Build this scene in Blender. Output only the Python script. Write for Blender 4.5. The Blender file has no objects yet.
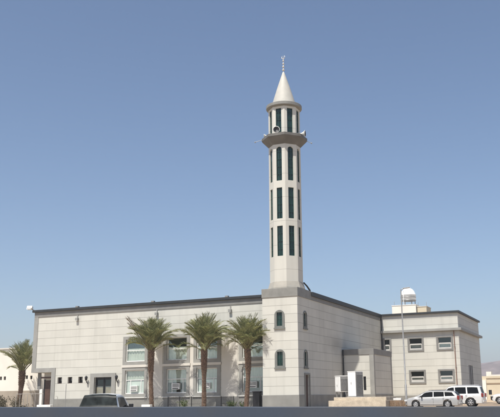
import bpy, bmesh, math, random
import numpy as np
from mathutils import Vector, Matrix
PI = math.pi
R = math.radians
S = bpy.context.scene
COL = S.collection
rng = random.Random(11)

# ---------------------------------------------------------------- camera
PHI = R(22.4)                       # the axes of the scene are the walls of the mosque
cam_d = bpy.data.cameras.new('camera')
cam = bpy.data.objects.new('camera', cam_d); COL.objects.link(cam)
cp, sp = math.cos(0.2366), math.sin(0.2366)
rt = Vector((math.cos(PHI), math.sin(PHI), 0)); fw0 = Vector((-math.sin(PHI), math.cos(PHI), 0)); zz = Vector((0, 0, 1))
fw = fw0*cp + zz*sp; up = -fw0*sp + zz*cp
cr, sr = math.cos(.0148), math.sin(.0148)
rx = rt*cr - up*sr; ux = up*cr + rt*sr
m = Matrix((rx, ux, -fw)).transposed().to_4x4(); m.translation = Vector((27.985, -70.66, 1.0))
cam.matrix_world = m
cam_d.sensor_fit = 'HORIZONTAL'; cam_d.sensor_width = 36.0
cam_d.lens = 788/500*36.0
cam_d.shift_x = -(285-250)/500
cam_d.clip_end = 9000; cam_d.clip_start = .1
S.camera = cam

# ---------------------------------------------------------------- light
SUN_EL = R(61)
sx, sy = -0.130, -0.9915
W = bpy.data.worlds.new('World'); S.world = W; W.use_nodes = True
nt = W.node_tree
bg = nt.nodes['Background']; bg.inputs['Strength'].default_value = .108
sky = nt.nodes.new('ShaderNodeTexSky'); sky.sky_type = 'NISHITA'; sky.sun_disc = False
sky.sun_elevation = SUN_EL; sky.sun_rotation = math.atan2(sx, sy)
sky.altitude = 600; sky.air_density = 1.0; sky.dust_density = 1.7; sky.ozone_density = 2.5
nt.links.new(sky.outputs[0], bg.inputs[0])
sl = bpy.data.lights.new('sun', 'SUN'); sl.energy = 5.0; sl.angle = R(.53); sl.color = (1, .95, .87)
so = bpy.data.objects.new('sun', sl); COL.objects.link(so)
sdir = Vector((sx*math.cos(SUN_EL), sy*math.cos(SUN_EL), math.sin(SUN_EL)))
so.rotation_euler = sdir.to_track_quat('Z', 'Y').to_euler(); so.location = (0, -60, 80)
vs = S.view_settings
vs.view_transform = 'Standard'; vs.look = 'None'; vs.gamma = 1; vs.exposure = 0.30; vs.use_curve_mapping = False

# ---------------------------------------------------------------- materials
def mat(name, col, rough=.75, noise=.12, scale=1.2, metal=0., bump=0., bscale=20., spec=.4, fine=.0, dirt=None, coat=0.):
    mt = bpy.data.materials.new(name); mt.use_nodes = True
    n = mt.node_tree.nodes; l = mt.node_tree.links
    b = n['Principled BSDF']
    b.inputs['Roughness'].default_value = rough; b.inputs['Metallic'].default_value = metal
    b.inputs['Specular IOR Level'].default_value = spec
    b.inputs['Coat Weight'].default_value = coat
    g = n.new('ShaderNodeNewGeometry')
    tex = n.new('ShaderNodeTexNoise'); tex.inputs['Scale'].default_value = scale; tex.inputs['Detail'].default_value = 6
    l.new(g.outputs['Position'], tex.inputs['Vector'])
    mp = n.new('ShaderNodeMapRange'); mp.inputs[1].default_value = .3; mp.inputs[2].default_value = .7
    mp.inputs[3].default_value = 1-noise; mp.inputs[4].default_value = 1+noise
    l.new(tex.outputs['Fac'], mp.inputs[0])
    mx = n.new('ShaderNodeMix'); mx.data_type = 'RGBA'; mx.blend_type = 'MULTIPLY'; mx.inputs[0].default_value = 1
    mx.inputs[6].default_value = (*col, 1)
    l.new(mp.outputs[0], mx.inputs[7])
    out = mx.outputs[2]
    if fine:
        t2 = n.new('ShaderNodeTexNoise'); t2.inputs['Scale'].default_value = bscale; t2.inputs['Detail'].default_value = 3
        l.new(g.outputs['Position'], t2.inputs['Vector'])
        m2 = n.new('ShaderNodeMapRange'); m2.inputs[1].default_value = .3; m2.inputs[2].default_value = .7
        m2.inputs[3].default_value = 1-fine; m2.inputs[4].default_value = 1+fine
        l.new(t2.outputs['Fac'], m2.inputs[0])
        x2 = n.new('ShaderNodeMix'); x2.data_type = 'RGBA'; x2.blend_type = 'MULTIPLY'; x2.inputs[0].default_value = 1
        l.new(out, x2.inputs[6]); l.new(m2.outputs[0], x2.inputs[7]); out = x2.outputs[2]
    l.new(out, b.inputs['Base Color'])
    if bump:
        t3 = n.new('ShaderNodeTexNoise'); t3.inputs['Scale'].default_value = bscale
        l.new(g.outputs['Position'], t3.inputs['Vector'])
        bp = n.new('ShaderNodeBump'); bp.inputs['Strength'].default_value = bump; bp.inputs['Distance'].default_value = .02
        l.new(t3.outputs['Fac'], bp.inputs['Height']); l.new(bp.outputs[0], b.inputs['Normal'])
    return mt

def mth(n, l, op, a, b=None, c=None):
    x = n.new('ShaderNodeMath'); x.operation = op
    for i, v in enumerate((a, b, c)):
        if v is None: continue
        if isinstance(v, (int, float)): x.inputs[i].default_value = v
        else: l.new(v, x.inputs[i])
    return x.outputs[0]

def cladding(name, col, pitch=.85, off=1.3, pw=1.5, var=.04, line=.42, lw=.018, stain=None):
    """stone slabs laid in level courses: thin joints, slab to slab tone change, faint rain streaks"""
    mt = bpy.data.materials.new(name); mt.use_nodes = True
    n = mt.node_tree.nodes; l = mt.node_tree.links; b = n['Principled BSDF']
    b.inputs['Roughness'].default_value = .72; b.inputs['Specular IOR Level'].default_value = .3
    g = n.new('ShaderNodeNewGeometry'); sx_ = n.new('ShaderNodeSeparateXYZ'); l.new(g.outputs['Position'], sx_.inputs[0])
    X, Y, Z = sx_.outputs
    row = mth(n, l, 'DIVIDE', mth(n, l, 'SUBTRACT', Z, off), pitch)
    fr = mth(n, l, 'FRACT', row); fl = mth(n, l, 'FLOOR', row)
    d = mth(n, l, 'MULTIPLY', mth(n, l, 'MINIMUM', fr, mth(n, l, 'SUBTRACT', 1.0, fr)), pitch)
    along = mth(n, l, 'ADD', mth(n, l, 'ADD', X, mth(n, l, 'MULTIPLY', Y, 1.0)), mth(n, l, 'MULTIPLY', fl, pw*.5))
    u = mth(n, l, 'DIVIDE', along, pw); fu = mth(n, l, 'FRACT', u); iu = mth(n, l, 'FLOOR', u)
    du = mth(n, l, 'MULTIPLY', mth(n, l, 'MINIMUM', fu, mth(n, l, 'SUBTRACT', 1.0, fu)), pw)
    h = mth(n, l, 'LESS_THAN', d, lw); v = mth(n, l, 'MULTIPLY', mth(n, l, 'LESS_THAN', du, .006), .35)
    jn = mth(n, l, 'MAXIMUM', h, v)
    wn = n.new('ShaderNodeTexWhiteNoise'); wn.noise_dimensions = '2D'
    cb = n.new('ShaderNodeCombineXYZ'); l.new(iu, cb.inputs[0]); l.new(fl, cb.inputs[1]); l.new(cb.outputs[0], wn.inputs['Vector'])
    tone = mth(n, l, 'MULTIPLY_ADD', wn.outputs['Value'], 2*var, 1-var)
    nz = n.new('ShaderNodeTexNoise'); nz.inputs['Scale'].default_value = .35; nz.inputs['Detail'].default_value = 7
    l.new(g.outputs['Position'], nz.inputs['Vector'])
    tone = mth(n, l, 'MULTIPLY', tone, mth(n, l, 'MULTIPLY_ADD', nz.outputs['Fac'], .18, .91))
    # dust streaks that run down from the top
    mpn = n.new('ShaderNodeVectorMath'); mpn.operation = 'MULTIPLY'; mpn.inputs[1].default_value = (1.6, 1.6, .06)
    l.new(g.outputs['Position'], mpn.inputs[0])
    st = n.new('ShaderNodeTexNoise'); st.inputs['Scale'].default_value = 1.; st.inputs['Detail'].default_value = 5
    l.new(mpn.outputs[0], st.inputs['Vector'])
    stm = n.new('ShaderNodeMapRange'); stm.inputs[1].default_value = .52; stm.inputs[2].default_value = .8; stm.inputs[3].default_value = 1; stm.inputs[4].default_value = .88
    l.new(st.outputs['Fac'], stm.inputs[0])
    tone = mth(n, l, 'MULTIPLY', tone, stm.outputs[0])
    tone = mth(n, l, 'MULTIPLY', tone, mth(n, l, 'SUBTRACT', 1.0, mth(n, l, 'MULTIPLY', jn, line)))
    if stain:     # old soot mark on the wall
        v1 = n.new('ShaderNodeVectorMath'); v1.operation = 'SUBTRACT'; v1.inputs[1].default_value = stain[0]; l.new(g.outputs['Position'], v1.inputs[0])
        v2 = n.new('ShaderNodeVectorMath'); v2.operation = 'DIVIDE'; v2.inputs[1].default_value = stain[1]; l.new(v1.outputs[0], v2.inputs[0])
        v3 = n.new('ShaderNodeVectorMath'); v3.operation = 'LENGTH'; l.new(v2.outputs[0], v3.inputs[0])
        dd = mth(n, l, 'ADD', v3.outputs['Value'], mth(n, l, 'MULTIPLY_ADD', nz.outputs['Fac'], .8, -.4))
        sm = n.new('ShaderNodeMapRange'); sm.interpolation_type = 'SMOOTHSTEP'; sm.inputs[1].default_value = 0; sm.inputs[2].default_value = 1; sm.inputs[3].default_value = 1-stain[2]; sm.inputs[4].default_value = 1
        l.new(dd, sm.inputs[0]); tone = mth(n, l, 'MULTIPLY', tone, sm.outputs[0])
    mx = n.new('ShaderNodeMix'); mx.data_type = 'RGBA'; mx.blend_type = 'MULTIPLY'; mx.inputs[0].default_value = 1
    mx.inputs[6].default_value = (*col, 1); l.new(tone, mx.inputs[7]); l.new(mx.outputs[2], b.inputs['Base Color'])
    bp = n.new('ShaderNodeBump'); bp.inputs['Strength'].default_value = .5; bp.inputs['Distance'].default_value = .01
    l.new(mth(n, l, 'SUBTRACT', 1.0, jn), bp.inputs['Height']); l.new(bp.outputs[0], b.inputs['Normal'])
    return mt

def glass(name, tint, rough=.06, clear=.35):
    """window glass: some of the room shows through, the rest mirrors what is outside"""
    mt = bpy.data.materials.new(name); mt.use_nodes = True
    n = mt.node_tree.nodes; l = mt.node_tree.links
    n.remove(n['Principled BSDF']); o = n['Material Output']
    tr = n.new('ShaderNodeBsdfTransparent'); tr.inputs[0].default_value = (*tint, 1)
    gl = n.new('ShaderNodeBsdfGlossy'); gl.inputs['Roughness'].default_value = rough
    gl.inputs[0].default_value = (.85, .95, .95, 1)
    fz = n.new('ShaderNodeLayerWeight')
    ad = mth(n, l, 'MULTIPLY_ADD', mth(n, l, 'POWER', fz.outputs['Facing'], 4.0), .6, .05+clear*.05)
    nz = n.new('ShaderNodeTexNoise'); nz.inputs['Scale'].default_value = .8
    g = n.new('ShaderNodeNewGeometry'); l.new(g.outputs['Position'], nz.inputs['Vector'])
    bp = n.new('ShaderNodeBump'); bp.inputs['Strength'].default_value = .12; bp.inputs['Distance'].default_value = .05
    l.new(nz.outputs['Fac'], bp.inputs['Height']); l.new(bp.outputs[0], gl.inputs['Normal'])
    ms = n.new('ShaderNodeMixShader'); l.new(ad, ms.inputs[0]); l.new(tr.outputs[0], ms.inputs[1]); l.new(gl.outputs[0], ms.inputs[2])
    l.new(ms.outputs[0], o.inputs[0])
    return mt

M = dict(
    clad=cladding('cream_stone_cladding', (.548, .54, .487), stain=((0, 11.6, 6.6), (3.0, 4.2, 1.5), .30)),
    cladshaft=cladding('cream_shaft_stone', (.56, .55, .495), pitch=2.45, off=13.4, pw=9, var=.02, line=.3),
    creamd=mat('weathered_cream_stone', (.36, .34, .295), .8, .1, 1.2, bump=.1),
    cream=mat('cream_render', (.60, .575, .52), .8, .05, .6, bump=.1),
    conew=mat('cone_roof_paint', (.47, .455, .405), .6, .06, 1.5),
    white=mat('white_paint', (.76, .75, .71), .5, .05, 2.),
    whitewall=mat('white_render', (.74, .70, .62), .85, .06, .5, bump=.15),
    gran=mat('grey_granite', (.225, .222, .203), .6, .12, 1.5, fine=.2, bscale=60),
    granl=mat('pale_grey_granite', (.285, .282, .262), .65, .10, 1.5, fine=.15, bscale=60),
    plinth=mat('dark_granite_plinth', (.235, .23, .21), .6, .15, .9, fine=.2, bscale=50),
    balc=mat('balcony_stone', (.135, .13, .118), .65, .15, 1.5, fine=.15, bscale=40),
    surr=mat('greenish_grey_stone', (.165, .17, .155), .6, .12, 2., fine=.15, bscale=50),
    alumd=mat('dusty_aluminium', (.50, .49, .46), .5, .08, 2.),
    cap=mat('dark_grey_coping', (.030, .034, .036), .55, .15, 2.),
    band=mat('grey_band', (.21, .207, .195), .65, .12, 1.2),
    green=mat('green_window_panel', (.006, .028, .022), .22, .6, .8, spec=.6),  # strong mottling of the base colour imitates uneven reflections
    greenf=mat('green_window_frame', (.012, .045, .036), .4, .15, 3.),
    dark=mat('dark_recess', (.012, .013, .014), .5, .2, 2.),
    black=mat('black_metal', (.016, .016, .018), .4, .2, 4.),
    brown=mat('brown_door_timber', (.085, .05, .038), .5, .25, 5.),
    alum=mat('white_aluminium', (.74, .74, .72), .4, .04, 2.),
    curtain=mat('pale_curtain', (.60, .595, .545), .9, .1, 3.),
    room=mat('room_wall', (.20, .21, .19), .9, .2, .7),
    steel=mat('galvanised_steel', (.34, .34, .33), .45, .1, 3., metal=.4),
    rail=mat('grey_rail_paint', (.33, .31, .28), .5, .1, 3.),
    acw=mat('white_cabinet_paint', (.82, .82, .79), .45, .05, 1.5),
    acg=mat('grey_cabinet_louvre', (.21, .21, .205), .6, .15, 6.),
    sand=mat('sand_coloured_concrete', (.50, .43, .33), .9, .16, 2.5, bump=.4, bscale=14, fine=.12),
    brick=mat('brown_rough_blocks', (.20, .135, .085), .9, .25, 4., bump=.5, bscale=10, fine=.25),
    horn=mat('horn_speaker_paint', (.72, .72, .68), .45, .05, 3.),
    hornin=mat('horn_throat', (.008, .008, .009), .5, .1, 3.),
    goldf=mat('pale_finial_metal', (.62, .60, .55), .35, .1, 4., metal=.5),
    trunk=mat('palm_bark', (.185, .125, .088), .95, .35, 6., bump=.5, bscale=25, fine=.3),
    stalk=mat('palm_stalk', (.22, .20, .09), .7, .2, 5.),
    dry=mat('dry_palm_leaf', (.30, .235, .155), .9, .25, 4.),
    barrier=mat('blue_grey_barrier_paint', (.046, .058, .078), .7, .12, .35, fine=.05, bscale=40),
    dusty=mat('dusty_asphalt', (.27, .205, .145), .95, .2, .5, bump=.3, bscale=40, fine=.15),
    asphalt=mat('asphalt', (.055, .053, .05), .9, .2, .6, bump=.4, bscale=60, fine=.2),
    ground=mat('sandy_ground', (.46, .345, .225), .95, .2, .25, bump=.4, bscale=6, fine=.15),
    pave=mat('pavement', (.34, .295, .235), .9, .12, .8, bump=.2, bscale=30, fine=.1),
    kerbw=mat('white_kerb_paint', (.74, .73, .69), .7, .12, 3.),
    hill=mat('bare_rock', (.20, .16, .15), .95, .3, .012, fine=.25, bscale=.06),
    yellow=mat('yellow_render', (.56, .49, .36), .85, .06, .4),
    yband=mat('brown_band', (.27, .20, .13), .8, .1, 1.),
    tyre=mat('tyre_rubber', (.018, .018, .018), .85, .2, 6.),
    rimm=mat('alloy_wheel', (.55, .55, .55), .35, .05, 4., metal=.6),
    silver=mat('silver_car_paint', (.40, .395, .38), .32, .03, 1., metal=.25, coat=.6),
    wcar=mat('white_car_paint', (.62, .615, .59), .3, .03, 1., coat=.6),
    carglass=mat('car_glass', (.008, .009, .010), .10, .2, 2., spec=.32),
    trimb=mat('black_car_trim', (.022, .022, .023), .55, .1, 4.),
    redl=mat('red_light_lens', (.20, .022, .018), .25, .1, 4., spec=.6),
    clearl=mat('headlight_lens', (.62, .64, .64), .15, .08, 8., spec=.7),
    beige=mat('beige_plate', (.52, .46, .36), .6, .1, 3.),
    tank=mat('white_tank_plastic', (.80, .80, .78), .5, .04, 1.5),
    shrub=mat('shrub_leaf', (.055, .085, .028), .8, .35, 4.),
    scrub=mat('dry_scrub_leaf', (.115, .10, .07), .9, .4, 4.),
    gl=glass('pale_green_glass', (.945, .975, .955), clear=1.6),
    gld=glass('dark_glass', (.22, .30, .28), clear=.6),
)
M['carglass'].node_tree.nodes['Principled BSDF'].inputs['IOR'].default_value = 1.28
def leafmat(name, a, b):
    mt = bpy.data.materials.new(name); mt.use_nodes = True
    n = mt.node_tree.nodes; l = mt.node_tree.links; p = n['Principled BSDF']
    g = n.new('ShaderNodeNewGeometry'); cr_ = n.new('ShaderNodeMix'); cr_.data_type = 'RGBA'
    cr_.inputs[6].default_value = (*a, 1); cr_.inputs[7].default_value = (*b, 1)
    l.new(g.outputs['Random Per Island'], cr_.inputs[0]); l.new(cr_.outputs[2], p.inputs['Base Color'])
    p.inputs['Roughness'].default_value = .55
    o = n['Material Output']; tl = n.new('ShaderNodeBsdfTranslucent'); l.new(cr_.outputs[2], tl.inputs[0])
    ms = n.new('ShaderNodeMixShader'); ms.inputs[0].default_value = .36
    l.new(p.outputs[0], ms.inputs[1]); l.new(tl.outputs[0], ms.inputs[2]); l.new(ms.outputs[0], o.inputs[0])
    return mt
M['cabglass'] = mat('pickup_rear_glass', (.022, .026, .026), .3, .6, 3.2, spec=.2)
M['cabglass'].node_tree.nodes['Principled BSDF'].inputs['IOR'].default_value = 1.2
M['frond'] = leafmat('palm_leaflet', (.085, .118, .035), (.40, .385, .18))
M['leaf'] = leafmat('shrub_leaflet', (.035, .065, .018), (.10, .13, .045))

# ---------------------------------------------------------------- mesh helpers
class MB:
    def __init__(s): s.v = []; s.f = []; s.sm = []
    def add(s, vs, fs, smooth=False):
        o = len(s.v); s.v += [tuple(p) for p in vs]
        for f in fs: s.f.append([i+o for i in f]); s.sm.append(smooth)
        return s
    def box(s, x0, x1, y0, y1, z0, z1):
        v = [(x, y, z) for z in (z0, z1) for y in (y0, y1) for x in (x0, x1)]
        return s.add(v, [(0, 2, 3, 1), (4, 5, 7, 6), (0, 1, 5, 4), (2, 6, 7, 3), (0, 4, 6, 2), (1, 3, 7, 5)])
    def rbox(s, c, size, rz=0., rx_=0., ry_=0.):
        mt = Matrix.Translation(c) @ Matrix.Rotation(rz, 4, 'Z') @ Matrix.Rotation(ry_, 4, 'Y') @ Matrix.Rotation(rx_, 4, 'X')
        a, b, h = size[0]/2, size[1]/2, size[2]/2
        v = [mt @ Vector((x, y, z)) for z in (-h, h) for y in (-b, b) for x in (-a, a)]
        return s.add(v, [(0, 2, 3, 1), (4, 5, 7, 6), (0, 1, 5, 4), (2, 6, 7, 3), (0, 4, 6, 2), (1, 3, 7, 5)])
    def tube(s, pts, rad, n=8, cap=True):
        pts = [Vector(p) for p in pts]; k = len(pts)
        rad = rad if isinstance(rad, (list, tuple)) else [rad]*k
        rings = []
        for i, p in enumerate(pts):
            t = (pts[min(i+1, k-1)]-pts[max(i-1, 0)]).normalized()
            a = t.orthogonal().normalized() if abs(t.z) < .95 else Vector((1, 0, 0))
            a = (a - t*a.dot(t)).normalized(); b = t.cross(a)
            rings.append([p + (a*math.cos(2*PI*j/n)+b*math.sin(2*PI*j/n))*rad[i] for j in range(n)])
        v = [q for r_ in rings for q in r_]; f = []
        for i in range(k-1):
            for j in range(n): f.append((i*n+j, i*n+(j+1) % n, (i+1)*n+(j+1) % n, (i+1)*n+j))
        s.add(v, f, True)
        if cap: s.add(rings[0], [tuple(range(n))[::-1]]); s.add(rings[-1], [tuple(range(n))])
        return s
    def lathe(s, prof, c=(0, 0, 0), n=24, a0=0., smooth=True, axis='Z', cap=True):
        """profile of (radius, height) pairs turned round an axis"""
        def P(r, h, a):
            q = (r*math.cos(a), r*math.sin(a), h)
            if axis == 'Y': q = (q[0], q[2], q[1])
            if axis == 'X': q = (q[2], q[0], q[1])
            return (q[0]+c[0], q[1]+c[1], q[2]+c[2])
        v = []; f = []
        for r, h in prof: v += [P(r, h, a0+2*PI*j/n) for j in range(n)]
        for i in range(len(prof)-1):
            for j in range(n): f.append((i*n+j, i*n+(j+1) % n, (i+1)*n+(j+1) % n, (i+1)*n+j))
        s.add(v, f, smooth)
        if cap:
            if prof[0][0] > 1e-3: s.add(v[:n], [tuple(range(n))[::-1]])
            if prof[-1][0] > 1e-3: s.add(v[-n:], [tuple(range(n))])
        return s
    def panel(s, o, u, w, h, holes=(), depth=.2, nrm=None):
        """a wall face with openings. o = lower left corner, u = direction along, up is Z;
        holes = (u0, u1, z0, z1, arch) in panel coordinates; each gets reveals of the given depth"""
        o = Vector(o); u = Vector(u).normalized(); n = Vector(nrm) if nrm else u.cross(Vector((0, 0, 1)))
        us = sorted({0., w, *[q for t in holes for q in t[:2]]}); zs = sorted({0., h, *[q for t in holes for q in t[2:4]]})
        P = lambda a, b, d=0.: o+u*a+Vector((0, 0, b))-n*d
        for i in range(len(us)-1):
            for j in range(len(zs)-1):
                mu, mz = (us[i]+us[i+1])/2, (zs[j]+zs[j+1])/2
                if any(t[0] < mu < t[1] and t[2] < mz < t[3] for t in holes): continue
                s.add([P(us[i], zs[j]), P(us[i+1], zs[j]), P(us[i+1], zs[j+1]), P(us[i], zs[j+1])], [(0, 1, 2, 3)])
        for t in holes:
            a, b, c, d = t[:4]; arch = t[4] if len(t) > 4 else 0.
            for p, q in (((a, c), (b, c)), ((a, c), (a, d)), ((b, c), (b, d)), ((a, d), (b, d))):
                s.add([P(*p), P(*q), P(*q, depth), P(*p, depth)], [(0, 1, 2, 3)])
            if arch:
                K = 10; cx = (a+b)/2; r = (b-a)/2
                pts = [(cx-r*math.cos(PI*k/K), d-arch+arch*math.sin(PI*k/K)) for k in range(K+1)]
                for k in range(K):
                    p, q = pts[k], pts[k+1]
                    cn = (a, d) if k < K/2 else (b, d)
                    if k == K/2-1 or k == K/2: pass
                    s.add([P(*p), P(*q), P(*cn)], [(0, 1, 2)])
                    s.add([P(*p), P(*q), P(*q, depth*.9), P(*p, depth*.9)], [(0, 1, 2, 3)])
        return s
    def build(s, name, material, parent=None, bevel=0., loc=None):
        me = bpy.data.meshes.new(name); me.from_pydata(s.v, [], s.f)
        me.polygons.foreach_set('use_smooth', s.sm)
        o = bpy.data.objects.new(name, me); COL.objects.link(o)
        if isinstance(material, str): material = M[material]
        me.materials.append(material)
        bm = bmesh.new(); bm.from_mesh(me); bmesh.ops.recalc_face_normals(bm, faces=bm.faces); bm.to_mesh(me); bm.free()
        if parent is not None:
            o.parent = parent
            w = parent; off = Vector()
            while w: off += w.location; w = w.parent
            if not parent.get('local'): me.transform(Matrix.Translation(-off))
        elif loc is not None:
            me.transform(Matrix.Translation(-Vector(loc))); o.location = loc
        if bevel:
            b = o.modifiers.new('bevel', 'BEVEL'); b.width = bevel; b.segments = 2; b.limit_method = 'ANGLE'; b.angle_limit = R(40)
        return o

def tag(o, label=None, cat=None, group=None, kind=None):
    if label: o['label'] = label
    if cat: o['category'] = cat
    if group: o['group'] = group
    if kind: o['kind'] = kind
    return o
def thing(name, label, cat, loc=(0, 0, 0), rz=0., group=None, local=False):
    o = bpy.data.objects.new(name, None); COL.objects.link(o); o.empty_display_size = .3
    o.location = loc; o.rotation_euler = (0, 0, rz)
    if local: o['local'] = 1
    return tag(o, label, cat, group)
def copy_tree(o, parent=None):
    c = o.copy(); COL.objects.link(c); c.parent = parent
    for ch in [q for q in bpy.data.objects if q.parent == o]: copy_tree(ch, c)
    return c
def local(o): o['local'] = 1; return o

# ---------------------------------------------------------------- ground
def ground_z(y): return -.4 if y < -30 else (0. if y > -16 else -.4+.4*(y+30)/14)
ys = [-3000, -800, -200, -70, -30, -27, -23, -19, -16, -8, 10, 60, 200, 800, 3500]
xs = [-3500, -800, -200, -60, -20, 20, 60, 200, 800, 3500]
g = MB(); g.add([(x, y, ground_z(y)) for y in ys for x in xs], [(j*len(xs)+i, j*len(xs)+i+1, (j+1)*len(xs)+i+1, (j+1)*len(xs)+i) for j in range(len(ys)-1) for i in range(len(xs)-1)])
tag(g.build('ground', 'ground'), kind='structure')
b = MB(); b.box(-300, 300, -63, -33, -.398, -.392); tag(b.build('road', 'asphalt'), kind='structure')
b = MB(); b.box(-80, 60, -6.5, 8.6, -.1, .006); b.box(11.5, 60, 8.6, 60, -.1, .006); tag(b.build('parking_area', 'dusty'), kind='structure')
b = MB(); b.box(-46, 3.0, -4.2, 3.2, -.05, .12); tag(b.build('pavement', 'pave'), kind='structure')
for i in range(14):
    mk = MB().box(-60+i*10, -56+i*10, -48.1, -47.95, -.39, -.386)
    if i == 0: lines = mk
    else: lines.v, lines.f, lines.sm = lines.v, lines.f, lines.sm; lines.add(mk.v, mk.f)
tag(lines.build('road_marking', 'kerbw'), kind='structure')

# hills far behind, bare rock
random.seed(5)
def ridge(x, sd):
    return sum(math.sin(x*f*.001+sd*k+k*k)*a for k, (f, a) in enumerate(((2.1, 9), (5.3, 7), (11, 4), (23, 3), (47, 1.6), (91, .9))))
hv = []; hf = []; NX, NY = 170, 12
for i in range(NX):
    ang = -1.35+2.2*i/(NX-1)          # sweep round the horizon
    for j in range(NY):
        t = j/(NY-1); rr = 1260+300*t
        lx, ly = math.sin(ang)*rr, math.cos(ang)*rr
        wx = 28+lx*math.cos(PHI)-ly*math.sin(PHI); wy = -70+lx*math.sin(PHI)+ly*math.cos(PHI)
        h = (70+ridge(ang*1500, 2.)) * (.30+.70/(1+math.exp(-(ang-.13)*30)))
        hv.append((wx, wy, -1+h*(math.sin(t*PI/2)**.8)+(random.random()-.5)*5*t*(1-t)*4))
for i in range(NX-1):
    for j in range(NY-1): hf.append((i*NY+j, (i+1)*NY+j, (i+1)*NY+j+1, i*NY+j+1))
tag(MB().add(hv, hf, True).build('hills', 'hill'), kind='structure')

# ---------------------------------------------------------------- mosque hall
HX0, HY, HY1 = -34.05, 3.2, 29.3
hall = thing('mosque_hall', 'long two storey hall clad in cream stone with dark cornice, left of the minaret', 'mosque', (-17, 3.2, 0))
BAYS = [(-21.8, -18.65), (-16.65, -13.5), (-13.05, -9.9), (-7.75, -4.6)]
SMALL = [-30.12, -28.72, -27.3]
holes = []
X1 = -31.28
for a, b_ in BAYS:
    holes += [(a-X1+.36, b_-X1-.36, 1.72, 4.2), (a-X1+.36, b_-X1-.36, 5.12, 7.5)]
for x in SMALL: holes.append((x-.30-X1, x+.30-X1, 2.98, 3.68))
holes.append((-25.4-X1, -23.15-X1, .15, 3.56))
w = MB()
w.panel((X1, HY, 0), (1, 0, 0), -.02-X1, 11.13, holes, .38)
w.panel((HX0, HY, 4.27), (1, 0, 0), X1-HX0, 6.86)
w.panel((0, 3.702, 0), (0, 1, 0), HY1-3.702, 10.7)
w.panel((HX0, HY1, 4.27), (0, -1, 0), HY1-HY, 6.86)
w.panel((-33.12, HY1, 0), (0, -1, 0), HY1-4.4, 4.27)
w.panel((0, HY1, 0), (-1, 0, 0), -HX0, 10.7)
w.add([(HX0, HY, 4.27), (X1, HY, 4.27), (X1, HY1, 4.27), (HX0, HY1, 4.27)], [(0, 1, 2, 3)])
w.add([(X1, HY, 0), (X1, 4.2, 0), (X1, 4.2, 4.27), (X1, HY, 4.27)], [(0, 1, 2, 3)])
w.build('wall', 'clad', hall)
MB().add([(HX0, HY, 10.85), (0, HY, 10.85), (0, HY1, 10.85), (HX0, HY1, 10.85)], [(0, 1, 2, 3)]).build('roof', 'pave', hall)
# back of the window recesses, curtains come later
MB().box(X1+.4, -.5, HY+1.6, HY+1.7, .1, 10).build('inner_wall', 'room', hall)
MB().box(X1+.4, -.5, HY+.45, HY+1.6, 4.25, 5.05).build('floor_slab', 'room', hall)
# band and coping run round the parapet
bd = MB(); bd.box(HX0-.05, -.001, HY-.07, HY, 10.58, 11.12); bd.box(0, .05, 3.70, HY1-.05, 10.62, 11.0); bd.box(HX0-.05, HX0, HY+.001, HY1, 10.58, 11.12)
bd.build('cornice_band', 'band', hall)
cpn = MB(); cpn.box(HX0-.28, -.002, HY-.27, HY+.35, 11.12, 11.4); cpn.box(-.35, .22, 3.705, HY1-.1, 11.0, 11.44); cpn.box(HX0-.28, HX0+.35, HY+.352, HY1, 11.12, 11.4)
cpn.build('coping', 'cap', hall, bevel=.03)
# base course
bs = MB()
edges = [X1+.54, -25.93, -22.63, -3.75]
bs.box(edges[0], edges[1], HY-.05, HY, 0, 1.28); MB().box(edges[2], edges[3], HY-.05, HY, 0, 1.28).build('base_course', 'plinth', hall)
bs.build('base_course', 'plinth', hall); bs = MB(); bs.box(0, .05, 3.703, HY1-.05, 0, 1.3)
bs.build('base_course', 'plinth', hall)
# portal at the left corner
pt = MB(); pt.box(HX0-.06, HX0+.50, HY-.06, HY+.5, 4.752, 10.575); pt.box(HX0-.06, -30.75, HY-.075, HY, 4.27, 4.75); pt.box(HX0-.06, HX0, HY, HY+2.2, 4.27, 4.75)
pt.box(X1, -30.75, HY-.07, HY, 0, 4.268)
pt.build('portal_trim', 'granl', hall)
dw = MB(); dw.box(-33.12, X1-.002, 4.2, 4.4, 0, 4.265); dw.build('portal_wall', 'cream', hall)
MB().box(-33.82, -33.38, 3.95, 4.05, 2.45, 4.265).build('shaded_column_top', 'band', hall)  # upper part of the column, its shade put in as darker grey
MB().box(-33.50, -33.10, 3.98, 4.14, 0, 2.449).build('column', 'white', hall)
MB().box(-33.1, X1-.01, 3.7, 3.82, 3.62, 3.80).build('shading_bar', 'brown', hall)
dr = MB().box(-32.85, -32.15, 4.13, 4.198, .1, 3.4).build('side_door', 'brown', hall)
MB().box(-33.02, -32.87, 4.12, 4.198, .1, 3.5).build('frame', 'black', dr)
# small square windows
for x in SMALL:
    p = MB().box(x-.30, x+.30, HY+.30, HY+.34, 2.98, 3.68).build('window', 'dark', hall)
    MB().box(x-.02, x+.28, HY+.24, HY+.298, 3.28, 3.62).build('vent_flap', 'granl', p)
    fr = MB(); fr.box(x-.30, x-.25, HY+.22, HY+.299, 2.98, 3.68); fr.box(x+.25, x+.30, HY+.1, HY+.239, 2.98, 3.68); fr.box(x-.25, x+.25, HY+.1, HY+.23, 2.98, 3.03); fr.build('frame', 'brown', p)
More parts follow.
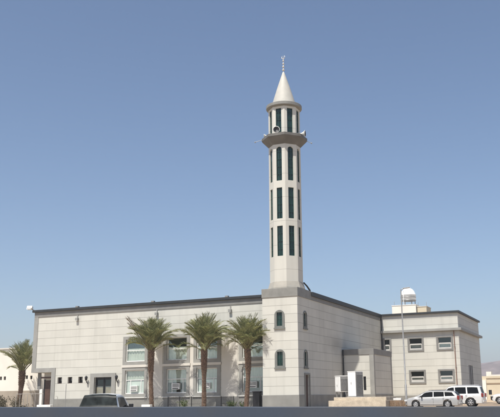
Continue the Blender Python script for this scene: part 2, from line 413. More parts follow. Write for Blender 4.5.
# entrance
es = MB(); es.box(-25.92, -25.4, HY-.12, HY, 0, 3.98); es.box(-23.15, -22.64, HY-.12, HY, 0, 3.98); es.box(-25.4, -23.15, HY-.12, HY, 3.56, 3.98)
es.build('entrance_surround', 'granl', hall)
for k, (a, b_) in enumerate(((-25.4, -24.30), (-24.24, -23.15))):
    d = MB(); d.box(a, a+.1, HY+.2, HY+.27, .15, 3.56); d.box(b_-.1, b_, HY+.2, HY+.27, .15, 3.56); d.box(a+.1, b_-.1, HY+.2, HY+.27, 3.3, 3.56); d.box(a+.1, b_-.1, HY+.2, HY+.27, .15, .4)
    d.box(a+.1, b_-.1, HY+.2, HY+.27, 2.62, 2.70)
    do = d.build('entrance_door', 'black', hall)
    MB().box(a+.1, b_-.1, HY+.225, HY+.235, .4, 2.62).build('pane', 'gl', do)
    MB().box(a+.1, b_-.1, HY+.225, HY+.235, 2.70, 3.3).build('pane', 'gld', do)
    MB().box(a+.1, b_-.1, HY+.28, HY+.30, .3, 2.55).build('blind', mat('tan_door_blind', (.36, .27, .19), .8, .3, 1.5), do)
    MB().box((b_ if k == 0 else a)-.03, (b_ if k == 0 else a)+.03, HY+.14, HY+.19, 1.0, 1.7).build('handle', 'steel', do)
# two storey window bays
for k, (a, b_) in enumerate(BAYS):
    sr_ = MB()
    for z0, z1, i0, i1 in ((4.76, 7.82, 5.12, 7.5), (1.36, 4.5, 1.72, 4.2)):
        sr_.box(a, a+.36, HY-.10, HY, z0, z1); sr_.box(b_-.36, b_, HY-.10, HY, z0, z1)
        sr_.box(a+.36, b_-.36, HY-.10, HY, i1, z1); sr_.box(a+.36, b_-.36, HY-.10, HY, z0, i0)
    sr_.build('window_surround', 'granl', hall)
    MB().box(a-.1, b_+.1, HY-.16, HY, 4.502, 4.758).build('sill_band', 'cream', hall)
    MB().box(a-.06, b_+.06, HY-.16, HY, 1.282, 1.358).build('window_sill', 'white', hall)
    x0, x1 = a+.36, b_-.36
    for up_, z0, z1 in ((1, 5.12, 7.5), (0, 1.72, 4.2)):
        f = MB(); t = .09
        f.box(x0, x0+t, HY+.10, HY+.20, z0, z1); f.box(x1-t, x1, HY+.10, HY+.20, z0, z1)
        f.box(x0+t, x1-t, HY+.10, HY+.20, z0, z0+t); f.box(x0+t, x1-t, HY+.10, HY+.20, z1-t, z1)
        zm = z0+(z1-z0)*(.50 if up_ else .58)
        f.box(x0+t, x1-t, HY+.11, HY+.19, zm-.04, zm+.04)
        if not up_:
            for q in (.26, .80): xm = x0+(x1-x0)*q; f.box(xm-.035, xm+.035, HY+.115, HY+.185, z0+t, zm-.04)
        wf = f.build('window', 'alum', hall)
        MB().box(x0+t, x1-t, HY+.145, HY+.152, z0+t, z1-t).build('pane', 'gl', wf)
        # curtains: gently folded sheets hung behind the glass
        cv = []; N = 40; hz0, hz1 = ((z0+.05, zm+.2) if up_ else (zm-.35*(k % 2), z1-.1))
        for i in range(N+1):
            xx = x0+(x1-x0)*i/N; yy = HY+.27+.03*math.sin(i*1.1)+.012*math.sin(i*2.7+k)
            cv += [(xx, yy, hz0), (xx, yy, hz1)]
        MB().add(cv, [(2*i, 2*i+2, 2*i+3, 2*i+1) for i in range(N)], True).build('curtain', 'curtain', wf)
def window_ac(x, z, lab, lc):
    t = thing('air_conditioner', lab, 'air conditioner', (x, HY+.1, z), 0, 'window air conditioners of the hall')
    MB().box(x-.46, x+.46, HY-.14, HY+.14, z, z+.62).build('housing', 'alum', t, bevel=.015)
    MB().box(x-.34, x+.40, HY-.144, HY-.141, z+.24, z+.56).build('grille_back', 'acg', t)
    gm = MB()
    for q in range(6): gm.box(x-.34, x+.40, HY-.165, HY-.146, z+.26+q*.05, z+.278+q*.05)
    gm.build('grille', 'alum', t); MB().box(x-.34, x+.36, HY-.146, HY-.1405, z+.06, z+.14).build('outlet_slot', 'trimb', t)
for k, (a, b_) in enumerate(BAYS):
    x = (a+b_)/2-.05
    window_ac(x, 1.95 if k == 0 else 2.1, ('white window air conditioner in the lower leftmost big window, behind the pickup roof', 'white window air conditioner in the lower big window between left and middle palms', 'white window air conditioner in the lower big window hidden behind the middle palm', 'white window air conditioner in the lower big window behind the palm nearest the minaret')[k], k)
    if k in (0, 2): tag(MB().box(a+.52, b_-.52, HY+.17, HY+.19, 1.82, 3.05).build('window_panel', 'alum', hall))
# pale pilasters between the bays
for a, b_, nm in ((-13.48, -13.07, 'pilaster'), (-9.75, -7.9, 'pilaster'), (-18.5, -16.8, 'pilaster')):
    MB().box(a, b_, HY-.055, HY, 1.285, 7.85).build(nm, 'cream', hall)
# a downpipe on the shaded side
# lamps of the front
def wall_lamp(x, z, lab):
    t = thing('wall_lamp', lab, 'lamp', (x, HY, z), 0, 'wall lamps on the hall front')
    MB().box(x-.16, x+.16, HY-.30, HY-.02, z-.08, z+.22).build('lamp_housing', 'granl', t, bevel=.02)
    MB().box(x-.06, x+.06, HY-.08, HY-.001, z+.05, z+.55).build('bracket', 'granl', t)
    MB().box(x-.14, x+.14, HY-.29, HY-.04, z-.11, z-.082).build('lens', 'clearl', t)
wall_lamp(-28.05, 10.0, 'small grey wall lamp under the cornice near the left end of the hall')
wall_lamp(-17.62, 10.05, 'small grey wall lamp under the cornice, halfway along the hall front')
wall_lamp(-8.75, 9.9, 'small grey wall lamp under the cornice, the nearest one to the minaret')
for x, lab in ((-28.2, 'grey roof box on the coping near the left end of the hall'), (-18.2, 'grey roof box on the coping at the middle of the hall front'), (-9.2, 'grey roof box on the coping, nearest to the minaret')):
    tag(MB().box(x-.17, x+.17, HY-.12, HY+.2, 11.402, 11.56).build('roof_box', 'band', loc=(x, HY, 11.4)), lab, 'roof box', 'boxes on the hall coping')
for x, lab in ((-26.3, 'dark curved wall lantern left of the glazed entrance'), (-22.35, 'dark curved wall lantern right of the glazed entrance')):
    t = thing('wall_lantern', lab, 'lantern', (x, HY, 3.2), 0, 'lanterns either side of the entrance')
    MB().tube([(x, HY-.02, 2.9), (x, HY-.15, 3.0), (x, HY-.32, 3.2), (x, HY-.34, 3.35)], .05, 6).build('arm', 'black', t)
    MB().lathe([(.04, 3.22), (.12, 3.3), (.17, 3.6), (.09, 3.72), (.02, 3.76)], (x, HY-.34, 0), 10).build('lamp_shade', 'black', t)
t = thing('floodlight', 'pale floodlight tilted outwards on the left roof corner of the hall', 'floodlight', (-34.3, 3.1, 11.4))
MB().tube([(-34.2, 3.1, 11.4), (-34.45, 3.0, 11.55)], .06, 6).build('bracket', 'band', t)
MB().rbox((-34.65, 2.9, 11.70), (.62, .42, .34), R(20), R(-25)).build('lamp_housing', 'horn', t, bevel=.03)
MB().rbox((-34.65, 2.68, 11.62), (.5, .03, .26), R(20), R(-25)).build('lens', 'clearl', t)

# ---------------------------------------------------------------- minaret
AX, AY = -1.85, 1.85; TW = 1.85
mn = thing('minaret', 'tall cream minaret with square foot, octagonal shaft, green windows and white cone top', 'minaret', (AX, AY, 0))
wz = ((3.75, 5.60), (7.53, 9.37))
wh = [(TW-.33-.02, TW+.27+.0, z0+.28, z1-.24) for z0, z1 in wz]
b = MB()
b.panel((-3.7, 0, 0), (1, 0, 0), 3.7, 10.62, [(1.52, 2.12, z0+.30, z1-.22) for z0, z1 in wz], .22)
b.panel((0, 0, 0), (0, 1, 0), 3.7, 10.62, [(1.62, 2.26, z0+.30, z1-.22) for z0, z1 in wz]+[(1.6, 2.75, 0.02, 3.2)], .22)
b.panel((0, 3.7, 0), (-1, 0, 0), 3.7, 10.62); b.panel((-3.7, 3.7, 0), (0, -1, 0), 3.7, 10.62)
b.build('tower_base', 'clad', mn)
def frame_box(mb, e, d0=.05):
    """e: 4 cm proud band round the square foot, given by overhang and heights"""
bp = MB()
bp.box(-3.74, .04, -.04, 0, 0, 1.3); bp.box(-3.74, -3.7, 0, 3.2, 0, 1.3); bp.box(0, .04, 0, 1.45, 0, 1.3); MB().box(0, .04, 2.9, 3.7, 0, 1.3).build('base_course', 'plinth', mn)
bp.build('base_course', 'plinth', mn)
MB().box(-3.76, .06, -.06, 3.70, 10.62, 11.50).build('top_band', 'gran', mn, bevel=.02)
# broach: the square becomes the octagon
br = MB(); br.lathe([(1.86, 11.502), (1.86, 11.62), (1.68, 12.22)], (AX, AY, 0), 8, R(22.5), smooth=False); br.build('broach', 'creamd', mn)
MB().tube([(-.28, 2.55, 12.25), (-.12, 3.0, 11.95), (.0, 3.55, 11.54)], [.07, .08, .09], 8).build('slanted_tube', 'cap', mn)  # dark slanting tube from the shaft foot down to the top band
RS = 1.65; AP = RS*math.cos(R(22.5)); FW = 2*RS*math.sin(R(22.5))
def octa_panels(mb, z0, z1, holes, depth=.16, R_=RS):
    ap = R_*math.cos(R(22.5)); fw_ = 2*R_*math.sin(R(22.5))
    for k in range(8):
        a = R(45*k); n_ = Vector((math.cos(a), math.sin(a), 0)); u = Vector((-n_.y, n_.x, 0))
        o = Vector((AX, AY, z0))+n_*ap-u*fw_/2
        mb.panel(o, u, fw_, z1-z0, holes, depth, nrm=n_)
c0 = FW/2
sh = MB()
secs = [(14.75, 17.80, 0), (18.55, 21.76, 0), (22.5, 26.1, .3)]
octa_panels(sh, 12.22, 26.4, [(c0-.30, c0+.30, z0-12.22, z1-12.22, ar) for z0, z1, ar in secs])
sh.build('shaft', 'cladshaft', mn)
ln = MB(); octa_panels(ln, 27.42, 30.5, [(c0-.31, c0+.31, .12, 2.85)]); ln.build('lantern', 'cladshaft', mn)
for z0, z1, ar in secs+[(27.54, 30.27, 0)]:
    for k in range(8):
        a = R(45*k); n_ = Vector((math.cos(a), math.sin(a), 0)); u = Vector((-n_.y, n_.x, 0)); c = Vector((AX, AY, 0))+n_*(AP-.13)
        mtx = Matrix((u, n_, Vector((0, 0, 1)))).transposed().to_4x4(); mtx.translation = c
        f = MB()
        for q in ((-.30, -.25, z0, z1), (.25, .30, z0, z1), (-.02, .02, z0+.05, z1-.05), (-.25, .25, z0, z0+.05), (-.25, .25, z1-.05, z1)): f.box(q[0], q[1], -.02, .05, q[2], q[3])
        zq = z0+.7
        while zq < z1-.3: f.box(-.25, .25, -.01, .04, zq-.02, zq+.02); zq += .8
        f.v = [tuple(mtx @ Vector(p)) for p in f.v]
        wo = f.build('window', 'greenf', mn)
        p = MB().box(-.30, .30, -.03, -.021, z0, z1); tx, tz = rng.uniform(-.04, .04), rng.uniform(-.012, .012)
        p.v = [(q[0], q[1]+q[0]*tx+(q[2]-z0)*tz-abs(tz)*1.8, q[2]) for q in p.v]; p.v = [tuple(mtx @ Vector(q)) for q in p.v]
        p.build('pane', 'green', wo)
# balcony: an upturned octagonal dish
bal = MB()
bal.lathe([(1.55, 26.30), (1.72, 26.42), (2.30, 27.0), (2.38, 27.12), (2.38, 27.38), (2.28, 27.42), (1.4, 27.42)], (AX, AY, 0), 8, R(22.5), smooth=False)
bal.build('balcony', 'balc', mn)
MB().lathe([(1.5, 30.5), (1.85, 30.58), (1.88, 30.62), (1.88, 30.90), (1.85, 30.93), (1.2, 31.02)], (AX, AY, 0), 48, smooth=False).build('cap_ring', 'gran', mn)
MB().lathe([(1.27, 31.02), (1.25, 31.2), (.67, 33.1), (.20, 34.55), (.10, 34.85), (.0, 34.95)], (AX, AY, 0), 32).build('cone_roof', 'conew', mn)
fin = MB(); fin.tube([(AX, AY, 34.8), (AX, AY, 36.75)], [.05, .03], 8)
for z, r_ in ((35.15, .15), (35.5, .14), (35.85, .125), (36.2, .11)):
    fin.lathe([(.03, z-r_*.9), (r_*.75, z-r_*.55), (r_, z), (r_*.75, z+r_*.55), (.03, z+r_*.9)], (AX, AY, 0), 12)
N = 14
cres = [(AX+.19*math.cos(R(130+280*i/N)), AY, 36.62+.19*math.sin(R(130+280*i/N))) for i in range(N+1)]
fin.tube(cres, [.012+.03*math.sin(PI*i/N) for i in range(N+1)], 6)
fin.build('finial', 'goldf', mn)
# arched windows of the foot
def foot_window(o, u, n_, cx, z0, z1, wd=1.06, gw=.60):
    u = Vector(u); n_ = Vector(n_); o = Vector(o)
    mtx = Matrix((u, n_, Vector((0, 0, 1)))).transposed().to_4x4(); mtx.translation = o+u*cx
    s_ = MB(); i0, i1 = z0+.30, z1-.22; h = wd/2; zs_ = z1-.52; t = .06
    s_.box(-h, -gw/2, 0.001, t, z0+.14, zs_); s_.box(gw/2, h, 0.001, t, z0+.14, zs_); s_.box(-gw/2, gw/2, .001, t, z0+.14, i0)
    K = 12; arc = [(h*math.cos(PI*k/K), zs_+(z1-zs_)*math.sin(PI*k/K)) for k in range(K+1)]
    inn = [(max(-gw/2, min(gw/2, x)), i1 if abs(x) < gw/2*1.25 else max(zs_, min(i1, z))) for x, z in arc]
    inn[0] = (gw/2, zs_); inn[-1] = (-gw/2, zs_)
    for k in range(1, K): inn[k] = (max(-gw/2, min(gw/2, arc[k][0]*1.0)), i1)
    for k in range(K):
        a, b_, c_, d_ = arc[k], arc[k+1], inn[k+1], inn[k]
        s_.add([(a[0], t, a[1]), (b_[0], t, b_[1]), (c_[0], t, c_[1]), (d_[0], t, d_[1])], [(0, 1, 2, 3)])
        s_.add([(a[0], t, a[1]), (b_[0], t, b_[1]), (b_[0], .001, b_[1]), (a[0], .001, a[1])], [(0, 1, 2, 3)])
    s_.v = [tuple(mtx @ Vector(p)) for p in s_.v]
    so_ = s_.build('window', 'surr', mn)
    q = MB().box(-h-.05, h+.05, .001, .12, z0, z0+.139); q.v = [tuple(mtx @ Vector(p)) for p in q.v]; q.build('sill', 'surr', so_)
    q = MB().box(-gw/2, gw/2, -.16, -.13, i0, i1); q.v = [tuple(mtx @ Vector(p)) for p in q.v]; q.build('pane', 'green', so_)
    q = MB(); q.box(-.025, .025, -.128, -.08, i0, i1); q.box(-gw/2, -.025, -.128, -.09, (i0+i1)/2, (i0+i1)/2+.05); q.box(.025, gw/2, -.128, -.09, (i0+i1)/2, (i0+i1)/2+.05)
    q.box(-gw/2, -gw/2+.05, -.128, -.07, i0, i1); q.box(gw/2-.05, gw/2, -.128, -.07, i0, i1)
    q.v = [tuple(mtx @ Vector(p)) for p in q.v]; q.build('frame', 'greenf', so_)
for z0, z1 in wz:
    foot_window((0, 0, 0), (1, 0, 0), (0, -1, 0), -1.88, z0, z1)
    foot_window((0, 0, 0), (0, 1, 0), (1, 0, 0), 1.94, z0, z1, 1.0, .64)
ds = MB(); ds.box(.001, .09, 1.45, 1.6, 0, 3.36); ds.box(.001, .09, 2.75, 2.9, 0, 3.36); ds.box(.001, .09, 1.6, 2.75, 3.2, 3.36)
ds.build('door_surround', 'gran', mn)
d = MB().box(-.2, -.14, 1.6, 2.75, .02, 3.2).build('door', 'brown', mn)
MB().box(-.138, -.08, 1.7, 1.76, 1.0, 1.4).build('handle', 'steel', d)
# horn loudspeakers on the balcony
def horn(px, py, pz, az, lab, s=1.):
    t = thing('horn_loudspeaker', lab, 'loudspeaker', (px, py, pz), az, 'horn loudspeakers on the minaret balcony', local=True)
    hb = MB(); hb.lathe([(.07*s, -.45*s), (.09*s, -.2*s), (.16*s, -.02*s), (.33*s, .22*s), (.35*s, .22*s), (.34*s, .25*s), (.26*s, .2*s)], (0, 0, .35), 20, axis='X', cap=False)
    hb.build('horn', 'horn', t)
    MB().lathe([(.0, .12*s), (.30*s, .235*s)], (0, 0, .35), 20, axis='X', cap=False).build('throat', 'hornin', t)
    MB().lathe([(.13*s, -.7*s), (.15*s, -.66*s), (.15*s, -.46*s), (.07*s, -.44*s)], (0, 0, .35), 14, axis='X').build('driver', 'horn', t)
    MB().box(-.05, .05, -.04, .04, 0.002, .2).build('bracket', 'steel', t)
horn(-1.95, -.05, 27.42, R(-68), 'round horn loudspeaker facing the road from the front of the minaret balcony', 1.05)
horn(.12, 2.15, 27.42, R(8), 'horn loudspeaker pointing right from the right edge of the minaret balcony', 1.0)
horn(-3.7, 1.2, 27.42, R(200), 'horn loudspeaker pointing left from the left edge of the minaret balcony', .7)
for q, lab in (([(.2, 2.5, 27.15), (.75, 2.8, 26.85)], 'thin grey bracket arm sticking out right under the balcony rim'), ([(-3.95, .8, 27.25), (-4.6, .6, 27.05)], 'thin grey bracket arm sticking out left from the balcony rim')):
    t = thing('bracket_arm', lab, 'bracket', q[0], 0, 'bracket arms at the balcony rim')
    MB().tube(q, .025, 6).build('rod', 'steel', t); MB().tube([q[1], (q[1][0]+(.1 if q[0][0] > 0 else -.1), q[1][1], q[1][2]-.02)], .07, 6).build('end_cap', 'granl', t)

# ---------------------------------------------------------------- annex
ax = thing('annex', 'low flat roofed cream annex with grey bands built against the shaded wall of the hall', 'annex', (1.8, 13.1, 0))
AY0, AY1, AXR = 13.14, 20.5, 3.55
w = MB(); w.panel((.002, AY0, 0), (1, 0, 0), AXR-.002, 5.52, [(2.32, 2.62, 1.75, 3.2)], .15); w.panel((AXR, AY0, 0), (0, 1, 0), AY1-AY0, 5.52); w.panel((AXR, AY1, 0), (-1, 0, 0), AXR-.002, 5.52)
w.build('wall', 'clad', ax)
MB().box(.052, AXR+.06, AY0-.06, AY1+.06, 5.52, 6.15).build('top_band', 'band', ax, bevel=.02)
e = MB(); e.box(3.09, AXR+.03, AY0-.05, AY0, 1.3, 5.518); e.box(AXR, AXR+.03, AY0, AY0+.35, 1.3, 5.518)
e.build('corner_trim', 'granl', ax); MB().box(AXR, AXR+.03, AY1-.4, AY1+.03, 1.3, 5.518).build('corner_trim', 'granl', ax)
e = MB(); e.box(.052, AXR+.06, AY0-.08, AY0, 0, 1.298); e.box(AXR, AXR+.06, AY0, AY1, 0, 1.298); e.build('base_course', 'plinth', ax)
p = MB().box(2.32, 2.62, AY0+.1, AY0+.13, 1.75, 3.2).build('window', 'dark', ax)
t = thing('drain_pipe', 'dark drain pipe in the corner where the annex meets the hall wall', 'pipe', (.18, 13.0, 0))
MB().tube([(.16, AY0-.18, .1), (.16, AY0-.18, 6.1)], .075, 8).build('pipe', 'cap', t)
for z in (1.8, 3.6, 5.3): MB().box(.06, .26, AY0-.28, AY0-.085, z, z+.06).build('clamp', 'band', t)

# ---------------------------------------------------------------- rear wing
BX0, BX1, BY0, BY1 = .0, 9.95, 29.3, 45.2
rb = thing('rear_wing', 'two storey cream stone wing with a projecting ledge and roof tank behind the parked cars', 'building', (5, 29.3, 0))
WN = [(.1, 1.3, 6.6, 8.37), (3.42, 5.5, 6.58, 8.37), (7.1, 9.2, 6.58, 8.37), (3.42, 5.55, 2.56, 4.26), (7.1, 9.15, 2.56, 4.26)]
w = MB(); w.panel((BX0+.002, BY0, 0), (1, 0, 0), BX1-BX0-.002, 11.2, [(a+.22-.002, b_-.22-.002, c+.2, d-.2) for a, b_, c, d in WN], .35)
w.panel((BX1, BY0, 0), (0, 1, 0), BY1-BY0, 11.2, [(5.6, 8.6, .6, 4.9)], .05); w.panel((BX1, BY1, 0), (-1, 0, 0), BX1, 11.2); w.panel((BX0, BY1, 0), (0, -1, 0), BY1-BY0, 11.2)
w.build('wall', 'clad', rb)
MB().box(BX0+.01, BX1-.01, BY0+.4, BY1-.01, 10.9, 11.0).build('roof', 'pave', rb)
e = MB(); e.box(.23, BX1+.25, BY0-.25, BY0+.2, 11.2, 11.45); e.box(BX1-.2, BX1+.25, BY0+.2, BY1+.2, 11.2, 11.45); e.build('coping', 'cap', rb, bevel=.02)
e = MB(); e.box(.06, BX1+.42, BY0-.42, BY0, 8.98, 9.3); e.box(BX1, BX1+.42, BY0+.001, BY1+.42, 8.98, 9.3); e.build('ledge', 'granl', rb, bevel=.02)
e = MB(); e.box(.06, BX1+.06, BY0-.06, BY0, 0, 1.15); e.box(BX1, BX1+.06, BY0, BY1, 0, 1.15); e.build('base_course', 'plinth', rb)
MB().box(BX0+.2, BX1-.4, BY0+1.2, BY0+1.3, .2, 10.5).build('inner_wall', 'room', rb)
for i, (a, b_, c, d) in enumerate(WN):
    s_ = MB(); s_.box(a, a+.22, BY0-.08, BY0, c, d); s_.box(b_-.22, b_, BY0-.08, BY0, c, d); s_.box(a+.22, b_-.22, BY0-.08, BY0, d-.2, d); s_.box(a+.22, b_-.22, BY0-.08, BY0, c, c+.2)
    wo = s_.build('window', 'band', rb)
    x0, x1, z0, z1 = a+.22, b_-.22, c+.2, d-.2; f = MB(); zm = z0+(z1-z0)*.52
    f.box(x0, x0+.12, BY0+.06, BY0+.16, z0, zm); f.box(x1-.12, x1, BY0+.06, BY0+.16, z0, zm); f.box(x0+.12, x1-.12, BY0+.06, BY0+.16, zm-.14, zm+.04); f.box(x0+.12, x1-.12, BY0+.06, BY0+.16, z0, z0+(.18 if i < 3 else .30))
    f.box(x0, x0+.05, BY0+.08, BY0+.14, zm+.04, z1); f.box(x1-.05, x1, BY0+.08, BY0+.14, zm+.04, z1)
    f.build('frame', 'alumd', wo)
    MB().box(x0, x1, BY0+.20, BY0+.21, zm, z1).build('pane', 'gld', wo)
    MB().box(x0, x1, BY0+.18, BY0+.19, z0, zm).build('pane', 'gl', wo)
    MB().box(x0, x1, BY0+.34, BY0+.36, z0, zm-.02).build('blind', 'acg', wo)
wd = MB().box(BX1-.08, BX1-.048, BY0+5.6, BY0+8.6, .6, 4.9).build('side_window', 'acg', rb)
e = MB(); e.box(BX1-.047, BX1-.01, BY0+7.05, BY0+7.15, .6, 4.9); e.box(BX1-.047, BX1-.01, BY0+5.6, BY0+5.7, .6, 4.9); e.box(BX1-.047, BX1-.01, BY0+8.5, BY0+8.6, .6, 4.9); e.build('frame', 'cap', wd)
t = thing('drain_pipe', 'thin reddish drain pipe running down the front of the rear wing by its right corner', 'pipe', (9.35, 29.2, 0))
MB().tube([(9.38, BY0-.12, .2), (9.38, BY0-.12, 8.97)], .05, 8).build('pipe', mat('red_brown_pipe', (.22, .12, .085), .6), t)
for z in (2, 4.5, 7): MB().box(9.30, 9.46, BY0-.19, BY0-.001, z, z+.05).build('clamp', 'band', t)
t = thing('drain_pipe', 'dark drain pipe at the shaded corner of the hall beside the rear wing', 'pipe', (.1, 29.1, 0))
MB().tube([(.13, 29.1, .1), (.13, 29.1, 10.95)], .07, 8).build('pipe', 'cap', t)
# roof room and tank
t = thing('roof_room', 'white flat roofed block on top of the rear wing under the water tank', 'roof block', (2.0, 34, 11))
MB().box(.35, 3.65, 34, 37.2, 11.0, 13.0).build('wall', 'whitewall', t); MB().box(.3, 3.7, 33.95, 37.25, 13.0, 13.08).build('roof', 'white', t, bevel=.01)
t = thing('roof_hut', 'lower beige block on the rear wing roof, right of the white block', 'roof block', (4.4, 34.6, 11))
MB().box(3.75, 5.0, 34.3, 37.0, 11.0, 12.72).build('wall', 'yellow', t); MB().box(3.72, 5.05, 34.25, 37.05, 12.72, 12.8).build('coping', 'cream', t)
for (q, lab) in (((.62, 34.3), 'thin antenna rod at the left end of the white roof block'), ((4.95, 34.6), 'thin antenna rod at the right end of the beige roof block'), ((3.9, 34.35), 'thin antenna rod beside the water tank')):
    z0 = 13.08 if q[0] < 3.7 else 12.8
    t = thing('antenna_rod', lab, 'antenna', (q[0], q[1], z0), 0, 'antenna rods on the rear wing roof')
    MB().tube([(q[0], q[1], z0+.001), (q[0], q[1], z0+.55)], .02, 6).build('rod', 'steel', t); MB().box(q[0]-.06, q[0]+.06, q[1]-.06, q[1]+.06, z0, z0+.05).build('foot', 'band', t)
t = thing('water_tank', 'round white water tank on a steel stand on top of the white roof block', 'water tank', (2.75, 35.4, 13.08))
tc = (2.42, 35.0, 0)
MB().lathe([(.95, 13.75), (1.03, 13.82), (1.03, 14.42), (1.06, 14.45), (1.06, 14.52), (1.0, 14.55), (.86, 15.0), (.58, 15.3), (.34, 15.38), (.34, 15.5), (.0, 15.52)], tc, 28).build('tank', 'tank', t)
rg = MB(); rg.lathe([(1.035, 14.08), (1.06, 14.1), (1.06, 14.16), (1.035, 14.18)], tc, 28, cap=False); rg.build('hoop', 'steel', t)
stn = MB()
for k in range(6):
    a = R(60*k+15); x, y = tc[0]+.9*math.cos(a), tc[1]+.9*math.sin(a); stn.box(x-.05, x+.05, y-.05, y+.05, 13.081, 13.66)
stn.lathe([(1.0, 13.66), (1.05, 13.66), (1.05, 13.75), (.9, 13.75)], tc, 20); stn.build('stand', 'steel', t)
MB().tube([(2.0, 34.05, 13.081), (2.0, 34.05, 14.9), (2.05, 34.3, 15.05)], .035, 6).build('pipe', 'white', t)

# ---------------------------------------------------------------- platform with electrical cabinets
pf = thing('concrete_platform', 'stepped sand coloured concrete platform carrying the two white cabinets', 'platform', (5.8, -1, 0))
MB().box(3.72, 9.0, -2.3, 1.6, 0, .74).build('lower_step', 'sand', pf, bevel=.03)
MB().box(4.1, 8.95, -1.9, 1.4, .74, 1.03).build('upper_step', 'sand', pf, bevel=.03)
t = thing('block_wall', 'low rough brown block wall right of the sand coloured platform', 'wall', (10, -.5, 0))
bw = MB(); rg_ = random.Random(3)
for r_ in range(3):
    x = 9.03+(.0 if r_ % 2 else .0)
    while x < 11.35:
        l_ = .42+rg_.random()*.06; bw.box(x, min(x+l_-.02, 11.4), -1.1+rg_.random()*.02, -.7, r_*.235, r_*.235+.222); x += l_
bw.build('blocks', 'brick', t, bevel=.01); MB().box(9.03, 11.38, -1.07, -.72, .0, .69).build('mortar', 'sand', t)
tag(MB().box(9.35, 10.05, -1.1, -.75, .70, .90).build('painted_block', 'kerbw', loc=(9.7, -.9, .7), bevel=.02), 'white painted block lying on the brown block wall', 'block')
def cabinet(cx, cy, z0, sxx, syy, h, rz, lab, legs=0.):
    t = thing('electrical_cabinet', lab, 'cabinet', (cx, cy, z0), rz, 'electrical cabinets on the platform', local=True)
    MB().box(-sxx/2, sxx/2, -syy/2, syy/2, legs+.02, h).build('body', 'acw', t, bevel=.015)
    if legs:
        for x in (-1, 1):
            for y in (-1, 1): MB().box(x*(sxx/2-.1)-.05, x*(sxx/2-.1)+.05, y*(syy/2-.1)-.05, y*(syy/2-.1)+.05, 0, legs+.02).build('leg', 'band', t)
    else: MB().box(-sxx/2-.04, sxx/2+.04, -syy/2-.04, syy/2+.04, 0, .09).build('foot', 'steel', t)
    lv = MB(); lv.box(sxx/2+.001, sxx/2+.025, -syy/2+.03, syy/2-.03, legs+.08, h-.05)
    z = legs+.2
    while z < h-.2: lv.rbox((sxx/2+.035, 0, z), (.05, syy-.16, .012), 0, 0, R(35)); z += .09
    lv.build('louvre_panel', 'acg', t)
    dn = MB(); dn.box(-sxx/2+.04, -.01, -syy/2-.018, -syy/2-.001, legs+.1, h-.06); dn.box(.01, sxx/2-.04, -syy/2-.018, -syy/2-.001, legs+.1, h-.06); dn.build('doors', 'acw', t)
    MB().box(-.06, -.03, -syy/2-.05, -syy/2-.019, h*.5, h*.5+.2).build('handle', 'steel', t)
    MB().box(-sxx/2-.03, sxx/2+.03, -syy/2-.03, syy/2+.03, h, h+.05).build('cap', 'acw', t, bevel=.01)
cabinet(5.75, -.55, 1.03, .95, 1.0, 2.24, R(-25), 'taller white electrical cabinet with grey louvred side standing flat on the platform')
cabinet(4.36, -.35, 1.03, 1.25, .78, 1.88, R(-50), 'smaller white electrical cabinet raised on legs at the left of the platform', .46)

# ---------------------------------------------------------------- lamp post
lp = thing('street_lamp', 'tall slim grey street lamp with a short arm standing in front of the rear wing', 'street lamp', (7.32, 11.65, 0))
bx, by = 7.32, 11.65
MB().tube([(bx, by, 0), (bx, by, 2.2), (bx, by, 2.25), (bx, by, 12.15)], [.13, .12, .085, .06], 10).build('pole', 'steel', lp)
MB().box(bx-.22, bx+.22, by-.22, by+.22, 0, .05).build('base_plate', 'steel', lp)
MB().tube([(bx, by, 12.1), (bx+.15, by+.06, 12.22), (bx+.35, by+.13, 12.27)], .045, 8).build('arm', 'steel', lp)
MB().rbox((bx+.55, by+.22, 12.31), (.72, .22, .12), R(22), 0, R(-6)).build('lamp_head', 'steel', lp, bevel=.03)

